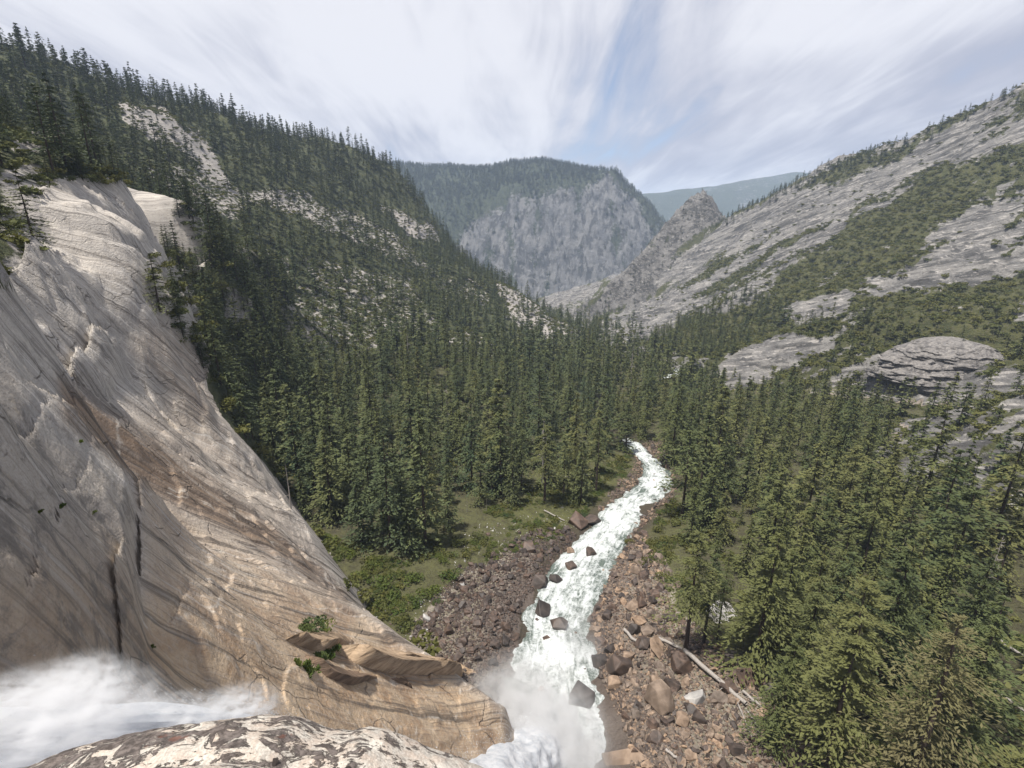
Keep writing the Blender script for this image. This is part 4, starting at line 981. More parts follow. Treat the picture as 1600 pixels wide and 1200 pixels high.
sl = np.linspace(0, cum[-1], nl) ** 1.25; sl = sl / sl[-1] * cum[-1]
def smooth_interp(q, c):
    y_ = np.interp(q, cum, c); k_ = np.ones(9) / 9
    return np.convolve(np.pad(y_, 4, mode='edge'), k_, 'valid')
cxr, cyr, wr = smooth_interp(sl, rv[:, 0]), smooth_interp(sl, rv[:, 1]), smooth_interp(sl, rv[:, 3])
tx, ty = np.gradient(cxr), np.gradient(cyr); tl = np.hypot(tx, ty); nx_, ny_ = -ty / tl, tx / tl
uu = np.linspace(-1, 1, nw_)
el = fbm(sl / 9, sl * 0, octv=3, seed=111) * .28; er = fbm(sl / 9, sl * 0 + 5, octv=3, seed=113) * .28
half = wr[:, None] * .5 * (1 + np.where(uu[None] < 0, el[:, None], er[:, None]))
RX = cxr[:, None] + nx_[:, None] * uu[None] * half; RY = cyr[:, None] + ny_[:, None] * uu[None] * half
zc = VAL(cxr, cyr)
RZ = np.repeat(zc[:, None], nw_, 1) - 0.5
cas = fbm(sl / 14, sl * 0, octv=3, seed=115) * 1.0
RZ += cas[:, None] + fbm(RX / 3.2, RY / 3.2, octv=4, seed=117) * 1.0 + fbm(RX / 9, RY / 9, octv=2, seed=119) * .8 - 1.3 * np.abs(uu[None]) ** 4
hid = (sl > cum[10] + 12) & (sl < cum[14]); RZ[hid] -= 4.0
i_ = np.arange(nl * nw_).reshape(nl, nw_)
me = mesh_np('river', np.stack([RX.ravel(), RY.ravel(), RZ.ravel()], 1), quads=np.stack([i_[:-1, :-1], i_[:-1, 1:], i_[1:, 1:], i_[1:, :-1]], -1).reshape(-1, 4)[:, ::-1], mat=M['water'])
fm = 0.72 - 0.35 * np.abs(uu[None]) ** 3 + 0.25 * fbm(RX / 12, RY / 12, octv=3, seed=121) + 0.15 * sstep(60, 0, sl)[:, None]
fattr(me, 'foam', fm.ravel())
vattr(me, 'flow', np.stack([np.repeat(sl[:, None], nw_, 1).ravel(), (uu[None] * half).ravel(), np.zeros(nl * nw_)], 1))
tag(add('river', me), 'white foaming river running down the valley', kind='structure')
# calm green pool against the foot of the cliff
pl = np.array([Pz(a, b, -129.6) for a, b in [(745, 1085), (770, 1062), (800, 1058), (840, 1075), (850, 1120), (820, 1160), (770, 1150)]])
ctr = pl.mean(0)
me = mesh_np('pool', np.vstack([ctr, pl]), tris=[(0, i + 1, (i + 1) % 7 + 1) for i in range(7)], mat=M['water']); fattr(me, 'foam', np.array([.3] + [.15] * 7))
tag(add('pool', me), 'small grey green pool at the foot of the cliff', kind='structure')

# ------------------------------------------------------------------ boulders and talus
RK_B = [rock_mesh('stone', 200 + i, M['rock_b'], 14 + i % 4, (1, g_, h_)) for i, (g_, h_) in enumerate([(.8, .6), (1, .7), (.6, .8), (.9, .9), (1.1, .5), (.7, .55), (.85, .75), (.55, .5)])]
RK_T = [rock_mesh('stone', 220 + i, M['rock_t'], 14 + i % 4, (1, g_, h_)) for i, (g_, h_) in enumerate([(.8, .6), (1, .7), (.6, .8), (.9, .9), (1.1, .5), (.7, .55), (.85, .75), (.55, .5)])]
RK_G = [rock_mesh('stone', 240 + i, M['rock_g'], 14 + i % 4, (1, g_, h_)) for i, (g_, h_) in enumerate([(.8, .6), (1, .7), (.6, .8), (.9, .9), (1.1, .5), (.7, .55), (.85, .75), (.55, .5)])]
BO_B = [boulder_mesh('boulder', 260 + i, M['rock_b'], (1, g_, h_)) for i, (g_, h_) in enumerate([(.8, .65), (1, .8), (.65, .8), (.9, .6), (.7, .5), (.8, 1)])]
BO_T = [boulder_mesh('boulder', 270 + i, M['rock_t'], (1, g_, h_)) for i, (g_, h_) in enumerate([(.8, .65), (1, .8), (.65, .8), (.9, .6), (.7, .5), (.8, 1)])]
BO_G = [boulder_mesh('boulder', 280 + i, M['rock_g'], (1, g_, h_)) for i, (g_, h_) in enumerate([(.8, .65), (1, .8), (.65, .8), (.9, .6), (.7, .5), (.8, 1)])]
ng_ = 0
def boulder(X, Y, Z, size, me_, label, group=None, rot=None, name='boulder'):
    global ng_
    ng_ += 1
    o = add(name, me_, None, (X, Y, Z)); g = random.Random(ng_)
    o.scale = (size * g.uniform(.9, 1.15), size * g.uniform(.85, 1.1), size * g.uniform(.85, 1.1)) if rot is None else (size, size, size)
    o.rotation_euler = (g.uniform(-.35, .35), g.uniform(-.35, .35), g.uniform(0, 6.28)) if rot is None else rot
    return tag(o, label if isinstance(label, str) else label[0], 'boulder', group)
def river_surface(X, Y):
    d2 = (RX - X) ** 2 + (RY - Y) ** 2; return RZ.ravel()[np.argmin(d2)]
# singled-out boulders: pixel, width in pixels, colour, label
SOLO = [((872, 985), 30, 'b', 'tall wet brown boulder standing in the middle of the rapids'), ((846, 958), 24, 'b', 'rounded dark boulder in the rapids just upstream of the tall one'), ((852, 1003), 12, 'b', 'small dark boulder in the rapids below the tall one'),
        ((904, 818), 32, 'b', 'long dark boulder on the left river bank, left of its twin'), ((926, 818), 28, 'b', 'long dark boulder on the left river bank, touching the water'),
        ((843, 912), 26, 'b', 'upright slab-like boulder at the left edge of the rapids'), ((866, 912), 22, 'b', 'slanting brown boulder at the left side of the rapids'), ((828, 858), 20, 'b', 'dark boulder on moss left of the rapids'),
        ((893, 866), 13, 't', 'small tan boulder at the top of the rapids'), ((890, 897), 18, 'b', 'double brown boulder in the middle of the rapids'), ((920, 870), 22, 'b', 'low dark boulder at the upper right of the rapids'),
        ((1030, 1100), 46, 't', 'large angular orange tan boulder with a pale ridge in the right talus'), ((1060, 1040), 44, 'b', 'big dark boulder under the fallen log in the right talus'), ((1130, 965), 40, 'g', 'pale flat-faced boulder between the trees right of the talus'),
        ((1165, 1065), 40, 'b', 'large brown boulder beside the end of the fallen log'), ((1143, 1030), 32, 'b', 'brown boulder uphill of the fallen log among the trees'), ((1028, 1018), 34, 't', 'blocky brown boulder at the upper end of the fallen log'),
        ((968, 1045), 34, 'b', 'wet flat-topped boulder with moss on the right talus'), ((940, 1035), 28, 'b', 'long leaning grey brown boulder right of the spray'), ((905, 1095), 34, 'b', 'dark wet boulder half hidden in the spray at the river edge'),
        ((1000, 945), 24, 'b', 'dark boulder on the right bank level with the rapids'), ((988, 950), 18, 't', 'reddish boulder next to the dark one on the right bank'), ((1022, 1155), 26, 'b', 'purple brown boulder low in the right talus'), ((1245, 1175), 60, 'b', 'smooth grey slab boulder at the bottom right of the talus'),
        ((1005, 1010), 24, 'b', 'squared boulder above the mossy one in the right talus'), ((1085, 1090), 30, 'g', 'pale low boulder below the fallen log'), ((700, 985), 20, 'b', 'boulder at the grassy left end of the left talus'), ((665, 970), 18, 'g', 'pale pointed boulder in the grass near the cliff foot'),
        ((990, 1205), 90, 't', 'smooth orange brown rock hump at the bottom edge right of the falls')]
taken = []
for (a, b), wpx, cl, lab in SOLO:
    X, Y, Z = visible_ground(a, b)
    dpt = Y * CP - Z * SP
    size = wpx / 800 * dpt * 1.1
    pool_ = {'b': BO_B, 't': BO_T, 'g': BO_G}[cl]
    rd_, rw_ = river_dist(np.array([X]), np.array([Y]))
    if rd_[0] < rw_[0] * .48: Z = river_surface(X, Y)
    boulder(X, Y, Z + size * .12, size, pool_[ng_ % 6], lab); taken.append((X, Y, size))
# river stones
g = np.random.default_rng(33)
cnt = 0; rap = []
while cnt < 46:
    i = g.integers(30, 430); u_ = g.uniform(-.9, .9); j = int((u_ + 1) / 2 * (nw_ - 1))
    X, Y, Z = RX[i, j], RY[i, j], RZ[i, j]
    if any((X - q[0]) ** 2 + (Y - q[1]) ** 2 < (q[2] * .7) ** 2 for q in taken): continue
    if Y < 118: continue
    s_ = g.uniform(.8, 2.6) * (1.2 if Y > 200 else 1.0)
    rap.append((boulder(X, Y, Z - s_ * .2, s_, BO_B[cnt % 6] if g.random() < .5 else BO_T[cnt % 6], 'wet brown boulder in the rapids', 'boulders in the rapids'), *[float(q) for q in project(X, Y, Z)])); taken.append((X, Y, s_)); cnt += 1
row_labels(rap, 'wet brown boulder', 'of the rapids')
# talus: the big blocks singly, the rest as rubble
def talus(polys, n, pal_big, pal_small, label, group, big_n, smin, smax, mass_label, pw=2.2, extra=None, box=(-80, 90, 70, 260)):
    pw = 2.45
    xs, ys = g.uniform(box[0], box[1], n), g.uniform(box[2], box[3], n)
    zs, ws = land(xs, ys); a_, b_ = project(xs, ys, zs)
    a_ = a_ + fbm(xs / 7, ys / 7, octv=3, seed=131) * 22; b_ = b_ + fbm(xs / 7, ys / 7, octv=3, seed=133) * 14
    m = np.zeros(n, bool)
    for pl_ in polys: m |= inpoly(a_, b_, pl_)
    m &= ws == 0
    dd, ww = river_dist(xs, ys); m &= dd > ww * .43
    if extra is not None: m &= extra(xs, ys)
    xs, ys, zs = xs[m], ys[m], zs[m]; n = len(xs)
    sz = np.minimum(smin * (1 - g.random(n)) ** (-1 / pw), smax)
    o_ = np.argsort(-sz); big = []; its = []
    for i in o_:
        if len(big) >= big_n: break
        X, Y, S = xs[i], ys[i], sz[i]
        if any((X - q[0]) ** 2 + (Y - q[1]) ** 2 < ((q[2] + S) * .45) ** 2 for q in taken): continue
        pb = pal_big[g.integers(0, len(pal_big))]
        its.append((boulder(X, Y, zs[i] + S * .15, S, pb[g.integers(0, 6)], label, group), *[float(q) for q in project(X, Y, zs[i])])); taken.append((X, Y, S)); big.append(i)
    row_labels(its, label[0], label[1])
    r_ = np.ones(n, bool); r_[o_[:len(big) + 5]] = False
    X, Y, Z, S = xs[r_], ys[r_], zs[r_], sz[r_]; n = len(X)
    scatter('talus_rubble', np.stack([X, Y, Z + S * .1], 1), g.uniform(-3.1, 3.1, (n, 3)) * np.array([.25, .25, 1]), np.stack([S * g.uniform(.8, 1.3, n), S, S * g.uniform(.7, 1.1, n)], 1), g.integers(0, len(pal_small), n), [(q,) for q in pal_small], mass_label)
TL = [(690, 905), (760, 880), (800, 850), (850, 830), (905, 835), (880, 870), (840, 920), (815, 990), (800, 1060), (780, 1115), (700, 1060), (630, 1000), (660, 960)]
TLD = [(560, 930), (620, 960), (690, 905), (740, 830), (830, 800), (900, 800), (905, 835), (800, 850), (690, 960), (660, 1010), (600, 980)]
TR_ = [(950, 840), (1010, 830), (1040, 880), (1060, 960), (1110, 1000), (1190, 1060), (1250, 1180), (1250, 1290), (900, 1290), (905, 1020), (930, 930)]
talus([TL], 95000, [BO_B], RK_B, ('dark wet angular boulder', 'of the left talus'), 'boulders of the left talus', 90, .42, 3.4, 'dark brown talus rubble left of the river')
talus([TR_], 105000, [BO_B, BO_T], RK_B[:4] + RK_T[:6], ('brown angular boulder', 'of the right talus'), 'boulders of the right talus', 120, .42, 4.4, 'brown and tan talus rubble right of the river')
talus([TLD], 9000, [BO_B, BO_G], RK_B[:3] + RK_G[:3], ('single stone', 'on the mossy left bank'), 'stones on the left mossy bank', 20, .3, 1.9, 'scattered stones on the mossy left bank')
talus([[(1060, 745), (1045, 700), (1030, 690), (1000, 690), (980, 740), (940, 800), (960, 830), (1010, 830), (1050, 780)]], 40000, [BO_B, BO_T], RK_B[:3] + RK_T[:3], ('boulder', 'of the upper banks'), 'boulders of the upper banks', 16, .5, 3.0, 'stones along the upper river banks', box=(-20, 150, 200, 360))
talus([GULLY], 26000, [BO_G], RK_G, ('pale grey boulder', 'of the right-edge gully'), 'boulders of the pale gully', 24, .8, 7.0, 'pale grey rubble of the gully at the right edge', box=(200, 330, 200, 330))

# ------------------------------------------------------------------ logs and dead trees
def log_thing(a, b, r0, r1, label, lift=1.2, branches=5, seed=0, group=None):
    A_, B_ = np.array(visible_ground(*a)), np.array(visible_ground(*b)); A_[2] += lift; B_[2] += lift * .6
    g = np.random.default_rng(seed); t = np.linspace(0, 1, 7)[:, None]
    path = A_ * (1 - t) + B_ * t + np.concatenate([[[0, 0, 0]], g.normal(0, r0 * .25, (5, 3)), [[0, 0, 0]]])
    e = bpy.data.objects.new('fallen_log', None); COL.objects.link(e); e.location = A_
    tag(e, label, 'log', group)
    v, q = tube(path - A_, np.linspace(r0, r1, 7), 9); add('trunk', mesh_np('trunk', v, quads=q, mat=M['dead']), e)
    for k in range(branches):
        tt = g.uniform(.25, .95); p0 = A_ * (1 - tt) + B_ * tt - A_; d = g.normal(0, 1, 3); d[2] = abs(d[2]) * .6 - .2; d *= g.uniform(1.5, 4) / np.linalg.norm(d)
        v, q = tube([p0, p0 + d * .5 + g.normal(0, .2, 3), p0 + d], [r1 * .35, r1 * .22, .03], 5); add('branch', mesh_np('branch', v, quads=q, mat=M['dead']), e)
    return e
log_thing((1068, 1025), (1165, 1105), .75, .5, 'long grey fallen log lying across the right talus', 2.2, 7, 1)
log_thing((1028, 1003), (1066, 1018), .5, .4, 'short dark fallen log uphill of the long one', 1.6, 2, 2)
log_thing((975, 988), (1002, 1014), .5, .45, 'thick dark log pointing at the river on the right talus', 1.2, 1, 3)
log_thing((1160, 1085), (1190, 1108), .4, .3, 'bleached broken log at the lower end of the long one', 1.2, 4, 4)
log_thing((1150, 1095), (1185, 1180), .22, .1, 'pale bleached driftwood stem below the long log', .6, 12, 5)
log_thing((1165, 1110), (1205, 1170), .2, .08, 'thin bleached branch tangle at the foot of the small pointed conifer', .6, 12, 6)
log_thing((1550, 1090), (1600, 1120), .4, .3, 'reddish log among bright shrubs at the bottom right', 2.5, 1, 7)
log_thing((1560, 1015), (1610, 1045), .4, .3, 'log between the trees near the right edge', 3, 1, 8)
log_thing((1040, 1175), (1060, 1190), .35, .3, 'short dark log low in the right talus', .9, 1, 9)
log_thing((880, 748), (925, 742), .4, .3, 'thin log lying on the mossy left bank', 1.2, 2, 10)
log_thing((1035, 740), (1050, 752), .4, .3, 'reddish log on the bank at the river bend', 1.5, 2, 11)
log_thing((850, 800), (882, 815), .35, .25, 'fallen stem above the twin boulders on the left bank', 1.0, 2, 12)
def snag_thing(px, py, top, label, seed, bare=26, r=.011, group=None, lean=0.0):
    X, Y, Z = visible_ground(px, py); d = ray(px, top); H = d[2] / d[1] * Y - Z
    e = bpy.data.objects.new('dead_tree', None); COL.objects.link(e); e.location = (X, Y, Z - .3); e.scale = (H, H, H); e.rotation_euler = (0, lean, seed * 1.1); tag(e, label, 'dead tree', group)
    add('trunk', trunk_mesh('trunk', seed, M['dead'], r=r, top=1.0), e)
    g = np.random.default_rng(seed); parts = []
    for k in range(bare):
        z_ = g.uniform(.3, .97); a_ = g.uniform(0, 6.28); l = .13 * (1.08 - z_) ** .7 * g.uniform(.5, 1.2); p0 = np.array([0, 0, z_]); dd = np.array([math.cos(a_), math.sin(a_), g.uniform(-.35, .25)])
        parts.append(tube([p0, p0 + dd * l * .6, p0 + dd * l + np.array([0, 0, g.uniform(-.02, .02)])], [.0035, .0025, .001], 4))
    for v, q in parts: add('branch', mesh_np('branch', v, quads=q, mat=M['dead']), e)
for i, (a, b, t_, lab, bare) in enumerate([(1528, 960, 835, 'silvery dead tree with bare spreading branches near the right edge', 70), (1405, 900, 790, 'leaning grey dead tree in the right forest', 30), (455, 795, 722, 'broken pale dead trunk beside the cliff edge', 3), (848, 760, 655, 'dead-topped grey snag on the left bank', 30), (1392, 770, 690, 'thin dead tree in the back of the right forest', 20),
                                             (700, 690, 600, 'grey dead tree in the back of the left stand', 24), (985, 610, 540, 'bare grey tree near the far river bend', 20), (730, 800, 772, 'short pale broken stem at the edge of the left stand', 2), (760, 800, 775, 'short pale stump stem left of the mossy bank', 2), (640, 590, 520, 'grey snag on the open lower left slope', 20)]):
    snag_thing(a, b, t_, lab, 400 + i, bare, .011, None, .12 if 'leaning' in lab else 0.0)

# ------------------------------------------------------------------ granite outcrops on the right
def outcrop(name, px0, px1, pytop, pybase, Y, label, seed, mat):
    a, b = P(px0, pybase, Y), P(px1, pybase, Y); c = (a + b) / 2; wx = (b[0] - a[0]) / 2; hz = P(px0, pytop, Y)[2] - a[2]
    nu, nv = 200, 120
    U, V = np.meshgrid(np.linspace(0, 2 * np.pi, nu, endpoint=False), np.linspace(0, 1, nv))
    prof = (1 - V ** 3.2) ** .5
    wv_ = V * 9 + fbm(np.cos(U) * 1.3 + 3, np.sin(U) * 1.3, octv=2, seed=seed) * .9; led = np.floor(wv_); fr = wv_ - led
    X = np.cos(U) * prof * wx; Yy = np.sin(U) * prof * wx * .7; Zz = V * (hz + 6) - 6
    lean = 1 - .05 * fr * sstep(-.2, .2, fbm(np.cos(U) * 3, np.sin(U) * 3 + led * 5.3, octv=2, seed=seed + 6))
    nse = 1 + .14 * fbm(np.cos(U) * 2.5, np.sin(U) * 2.5, V * 3, octv=4, seed=seed + 5)
    blk = np.floor(fbm(X / 34, Yy / 34, Zz / 9, octv=4, seed=seed + 7) * 5) / 5
    X *= lean * nse * (1 + .26 * blk); Yy *= lean * nse * (1 + .26 * blk); Zz += fbm(X / 25, Yy / 25, octv=3, seed=seed + 9) * 3 * V
    Zz *= (1 - .35 * sstep(0, wx, X))
    i = np.arange(nu * nv).reshape(nv, nu)
    q = np.stack([i[:-1], np.roll(i[:-1], -1, 1), np.roll(i[1:], -1, 1), i[1:]], -1).reshape(-1, 4)
    me = mesh_np(name, np.stack([X.ravel() , Yy.ravel(), Zz.ravel()], 1), quads=q, mat=mat)
    o = add(name, me, None, (c[0], c[1], c[2])); tag(o, label, 'rock outcrop'); return o
def mat_outcrop():
    m = bpy.data.materials.new('layered_granite'); h = NT(nodes(m)); obj = h.n('ShaderNodeTexCoord').outputs['Object']
    s = h.noise(h.scale(obj, (0.012, 0.012, 0.16)), 1.0, 7, 0.65, 0.6); v_ = h.noise(h.scale(obj, (0.25, 0.25, 0.02)), 1.0, 6, 0.6, 0.3); n = h.noise(obj, 0.4, 7, 0.65)
    c = h.mix(h.rng(n, .35, .65), (0.17, 0.16, 0.155), (0.29, 0.27, 0.25)); c = h.mix(h.rng(v_, .48, .64, 0, .75), c, (0.085, 0.08, 0.08)); c = h.mix(h.rng(s, .54, .66, 0, .85), c, (0.07, 0.065, 0.06))
    b = principled(h, c, .9, h.bump(h.math('ADD', h.math('MULTIPLY', s, -2.0), n), 1.0, 3.0)); out(h, b.outputs[0]); return m
M['outcrop'] = mat_outcrop()
outcrop('granite_outcrop', 1362, 1600, 530, 616, 440, 'big rounded grey granite outcrop with dark ledges at the right', 501, M['outcrop'])
outcrop('granite_outcrop', 1528, 1670, 590, 650, 385, 'smaller pale granite outcrop in front of the big one at the right edge', 511, M['outcrop'])

gsh = np.random.default_rng(77); sh_t, sh_b = [], []
SHOULDER = [[(218, 412), (260, 392), (345, 385), (348, 610), (330, 595), (272, 508)], [(235, 292), (300, 314), (350, 378), (348, 412), (300, 362), (262, 318)], [(58, 262), (110, 256), (200, 270), (245, 284), (245, 302), (190, 290), (110, 286), (58, 296)]]
for poly, nt_, nb_ in ((SHOULDER[0], 26, 44), (SHOULDER[1], 14, 14), (SHOULDER[2], 10, 26)):
    c_ = 0
    while c_ < nt_ + nb_:
        a, b = gsh.uniform(55, 352), gsh.uniform(255, 612)
        if not inpoly(np.array([a]), np.array([b]), poly)[0]: continue
        X, Y, Z = visible_ground(a, b)
        if c_ < nt_:
            cr, tr = MID['dark'][gsh.integers(0, 6)]; H = gsh.uniform(9, 19) * Y / 260
            sh_t.append((tree_thing(X, Y, Z, H, gsh.uniform(1.0, 1.35), gsh.uniform(0, 6), cr, tr, 'x', 'conifers of the cliff shoulder'), a, b))
        else:
            o = add('shrub', BUSH[gsh.integers(0, 4)], None, (X, Y, Z - .2)); q_ = gsh.uniform(3.5, 7) * Y / 260; o.scale = (q_, q_, q_ * .85); o.rotation_euler = (0, 0, gsh.uniform(0, 6)); tag(o, 'x', 'shrub', 'shrubs of the cliff shoulder'); sh_b.append((o, a, b))
        c_ += 1
row_labels(sh_t, 'small dark conifer', 'of the cliff shoulder'); row_labels(sh_b, 'round green shrub', 'of the cliff shoulder')

# ------------------------------------------------------------------ loose plates and plants on the cliff
def cliff_normal(X, Y):
    e = .6; z0 = land(np.array([X + e, X - e, X, X]), np.array([Y, Y, Y + e, Y - e]), False)[0]
    n = np.array([-(z0[0] - z0[1]) / (2 * e), -(z0[2] - z0[3]) / (2 * e), 1.0]); return n / np.linalg.norm(n)
M['plate'] = mat_plain('tan_granite_plate', (0.22, 0.155, 0.10), (0.42, 0.31, 0.21), .35, .85, 1.0, (.5, 1, 3))
M['plate_d'] = mat_plain('dark_stained_granite', (0.10, 0.07, 0.05), (0.21, 0.145, 0.1), .35, .8, 1.0, (.5, 1, 3))
def plate(upper, lower, thick, label, mat):
    """a sheet of rock lifting off the face: flush along its upper edge, standing proud along its lower one"""
    n = 18; ev = np.linspace(0, 1, n)
    def curve(pts):
        pts = np.array(pts, float); s_ = np.concatenate([[0], np.cumsum(np.hypot(*np.diff(pts, axis=0).T))]); s_ /= s_[-1]
        return np.stack([np.interp(ev, s_, pts[:, 0]), np.interp(ev, s_, pts[:, 1])], 1)
    up_, lo_ = curve(upper), curve(lower); rows = 5; top = []
    g = np.random.default_rng(len(label))
    N0 = None
    for r in range(rows):
        f = r / (rows - 1); row = []
        for i in range(n):
            a, b = up_[i] * (1 - f) + lo_[i] * f
            q = np.array(visible_ground(a, b)); N = cliff_normal(q[0], q[1])
            edge = min(1, 6 * ev[i] * (1 - ev[i]) + .1)
            row.append(q + N * (-.15 + (thick * edge * (.9 + .12 * math.sin(i * .55 + 1)) + .15) * f ** 1.1) + g.normal(0, .03, 3))
        top.append(row)
    top = np.array(top); low = top[-1:] + (np.array([visible_ground(*p_) for p_ in lo_]) - top[-1]) * 1.35
    under = top[-2:-1] * .35 + low * .65
    allv = np.concatenate([top, low, under * 1.0]).reshape(-1, 3)
    i_ = np.arange((rows + 1) * n).reshape(rows + 1, n)
    q_ = np.stack([i_[:-1, :-1], i_[:-1, 1:], i_[1:, 1:], i_[1:, :-1]], -1).reshape(-1, 4)
    o = add('granite_plate', mesh_np('granite_plate', allv[:(rows + 1) * n], quads=q_, mat=mat, smooth=True), TERR[4]); o['label'] = label
    return o
plate([(448, 996), (480, 984), (530, 984), (562, 1004)], [(446, 1000), (478, 1014), (500, 1021), (522, 1010)], 2.2, 'tan plate of granite lifting off below the cliff shrub', M['plate'])
plate([(518, 1010), (580, 1008), (660, 1020), (738, 1050)], [(520, 1014), (560, 1040), (620, 1054), (736, 1055)], 3.6, 'long tan granite plate overhanging a dark slot', M['plate'])
plate([(600, 1012), (660, 1020), (710, 1030), (745, 1048)], [(612, 1028), (660, 1036), (700, 1040), (744, 1053)], 1.8, 'thin granite sheet along the upper side of the long plate', M['plate'])
plate([(478, 1020), (520, 1035), (560, 1048), (590, 1054)], [(476, 1026), (510, 1058), (548, 1072), (588, 1060)], 1.4, 'dark stained granite plate under the long one', M['plate_d'])
plate([(610, 1058), (625, 1056), (638, 1056)], [(612, 1062), (632, 1070), (644, 1076)], .6, 'small triangular granite flake below the long plate', M['plate_d'])
for i, (a, b, s_, nm) in enumerate([(486, 985, 3.2, 0), (508, 985, 2.8, 0), (470, 984, 2.2, 0)]):
    bush_thing(a, b, s_, BUSHG, ['green shrub in the middle of the row on the tan plate', 'green shrub at the right end of the row on the tan cliff plate', 'green shrub at the left end of the row on the tan cliff plate'][i], i)
for i, (a, b, s_, lab) in enumerate([(512, 1026, 2.2, 'grass tuft in the slot between two granite plates'), (500, 1030, 1.8, 'grass tuft left of the slot between the granite plates'), (480, 1050, 2.0, 'grass tuft on the wet cliff below the plates'), (466, 1040, 1.3, 'small grass tuft above the wet cliff'), (236, 1010, .35, 'tiny grass tuft on the cliff above the falls'), (125, 690, .45, 'dry grass tuft in the crack of the near buttress'), (95, 790, .4, 'brown grass tuft low in the crack of the near buttress'), (60, 800, .35, 'leftmost grass tuft on the near buttress'), (145, 800, .4, 'small grass tuft on the right face of the near buttress'), (505, 985 + 22, .9, 'small grass tuft behind the long granite plate')]):
    bush_thing(a, b, s_, GRASST, lab, i, None, 'grass_tuft', 'grass tuft', .8)

# ------------------------------------------------------------------ lichen-covered boulder underfoot
def mat_lichen_rock():
    m = bpy.data.materials.new('lichen_granite'); h = NT(nodes(m)); obj = h.n('ShaderNodeTexCoord').outputs['Object']
    st = h.n('ShaderNodeMapping', inp={0: obj, 'Rotation': (0, 0, R_(-25)), 'Scale': (0.8, 1.5, 1.2)}).outputs[0]
    gr = h.noise(obj, 60, 6, .7); gb = h.noise(obj, 9, 7, .65, .5); big = h.noise(obj, 1.3, 3, .5)
    base = h.mix(h.rng(gr, .35, .65), (0.34, 0.305, 0.265), (0.56, 0.52, 0.46)); base = h.mix(h.rng(gb, .42, .62, 0, .4), base, (0.48, 0.36, 0.28)); base = h.mix(h.rng(h.noise(obj, 4, 5, .6), .56, .66, 0, .5), base, (0.70, 0.66, 0.58))
    n1 = h.noise(st, 7.0, 9, .72, .7)
    side = h.rng(h.n('ShaderNodeSeparateXYZ', inp={0: obj}).outputs[0], -2.4, -0.3, 0.06, -0.03, False)
    lm = h.rng(h.math('ADD', n1, h.math('ADD', side, h.math('MULTIPLY', h.math('SUBTRACT', big, .5), .22))), .515, .545)
    lc = h.mix(h.rng(h.noise(obj, 22, 6, .65), .4, .62), (0.045, 0.036, 0.034), (0.15, 0.125, 0.115))
    c = h.mix(h.math('MULTIPLY', lm, .93), base, lc)
    c = h.mix(h.rng(h.noise(st, 3.2, 6, .65, .3), .63, .68, 0, .7), c, (0.16, 0.075, 0.055))
    hg = h.math('ADD', h.math('MULTIPLY', lm, .55), h.math('ADD', h.math('MULTIPLY', gr, .3), h.math('MULTIPLY', gb, .9)))
    b = principled(h, c, .92, h.bump(hg, 1.0, .03)); out(h, b.outputs[0]); return m
M['lichen_rock'] = mat_lichen_rock()
M['lichen'] = mat_plain('black_lichen', (0.028, 0.022, 0.02), (0.12, 0.10, 0.09), 24, .95, 1.0)
rim = [(-900, 1560), (-500, 1390), (-250, 1290), (-60, 1232), (40, 1200), (85, 1181), (130, 1164), (185, 1151), (250, 1138), (320, 1129), (400, 1119), (440, 1121), (470, 1128), (495, 1140), (520, 1146), (560, 1141), (595, 1140), (622, 1150), (650, 1162), (700, 1180), (745, 1200), (800, 1230), (870, 1285), (950, 1370), (1050, 1500)]
YR = 1.95
rp3 = np.array([P(a, b, YR) for a, b in rim])
xs_ = np.linspace(rp3[0, 0], rp3[-1, 0], 420); zr_ = np.interp(xs_, rp3[:, 0], rp3[:, 2])
vs_ = np.concatenate([np.linspace(-1.0, 1.0, 150), 1 + np.linspace(0.02, 1, 60) ** 1.6 * 1.2])
X_, V_ = np.meshgrid(xs_, vs_)
Zr = np.repeat(zr_[None], len(vs_), 0)
Y_ = np.where(V_ <= 1, YR - (1 - V_) * 1.35, YR + .55 * np.sin(np.clip((V_ - 1) / .6, 0, 1) * np.pi / 2))
Z_ = Zr + np.where(V_ <= 1, .16 * (1 - V_) - .22 * np.clip(1 - (1 - V_) / .35, 0, 1) ** 2 + .0, 0)
Z_ = np.where(V_ > 1, Zr - .22 - .5 * (1 - np.cos(np.clip((V_ - 1) / .6, 0, 1) * np.pi / 2)) - np.clip(V_ - 1.6, 0, 1) * 60, Z_)
cr_ = fbm(X_ * 2.2, Y_ * 2.2, octv=6, seed=141) * .06 + fbm(X_ * 11, Y_ * 11, octv=4, seed=143) * .013
Z_ += cr_ * (V_ < 1.4)
want = np.array([a for a, b in rim], float), np.array([b for a, b in rim], float)
for it in range(8):                                # settle the crest where the boulder meets the view beyond it
    a_, b_ = project(X_, Y_, Z_); vis = (V_ > -.6) & (V_ < 1.3)
    kx = np.argmin(np.where(vis, b_, 1e9), 0); cols = np.arange(420)
    err = b_[kx, cols] - np.interp(a_[kx, cols], want[0], want[1])
    err = np.convolve(np.pad(err, 6, mode='edge'), np.ones(13) / 13, 'valid')
    Z_ += np.clip(err, -200, 200)[None] * 2.9 / 800 * .8
i_ = np.arange(X_.size).reshape(X_.shape)
me = mesh_np('foreground_boulder', np.stack([X_.ravel(), Y_.ravel(), Z_.ravel()], 1), quads=np.stack([i_[:-1, :-1], i_[:-1, 1:], i_[1:, 1:], i_[1:, :-1]], -1).reshape(-1, 4), mat=M['lichen_rock'])
fb = add('foreground_boulder', me); tag(fb, 'cream granite boulder crusted with dark lichen at the bottom of the view', 'boulder')
g = np.random.default_rng(55)
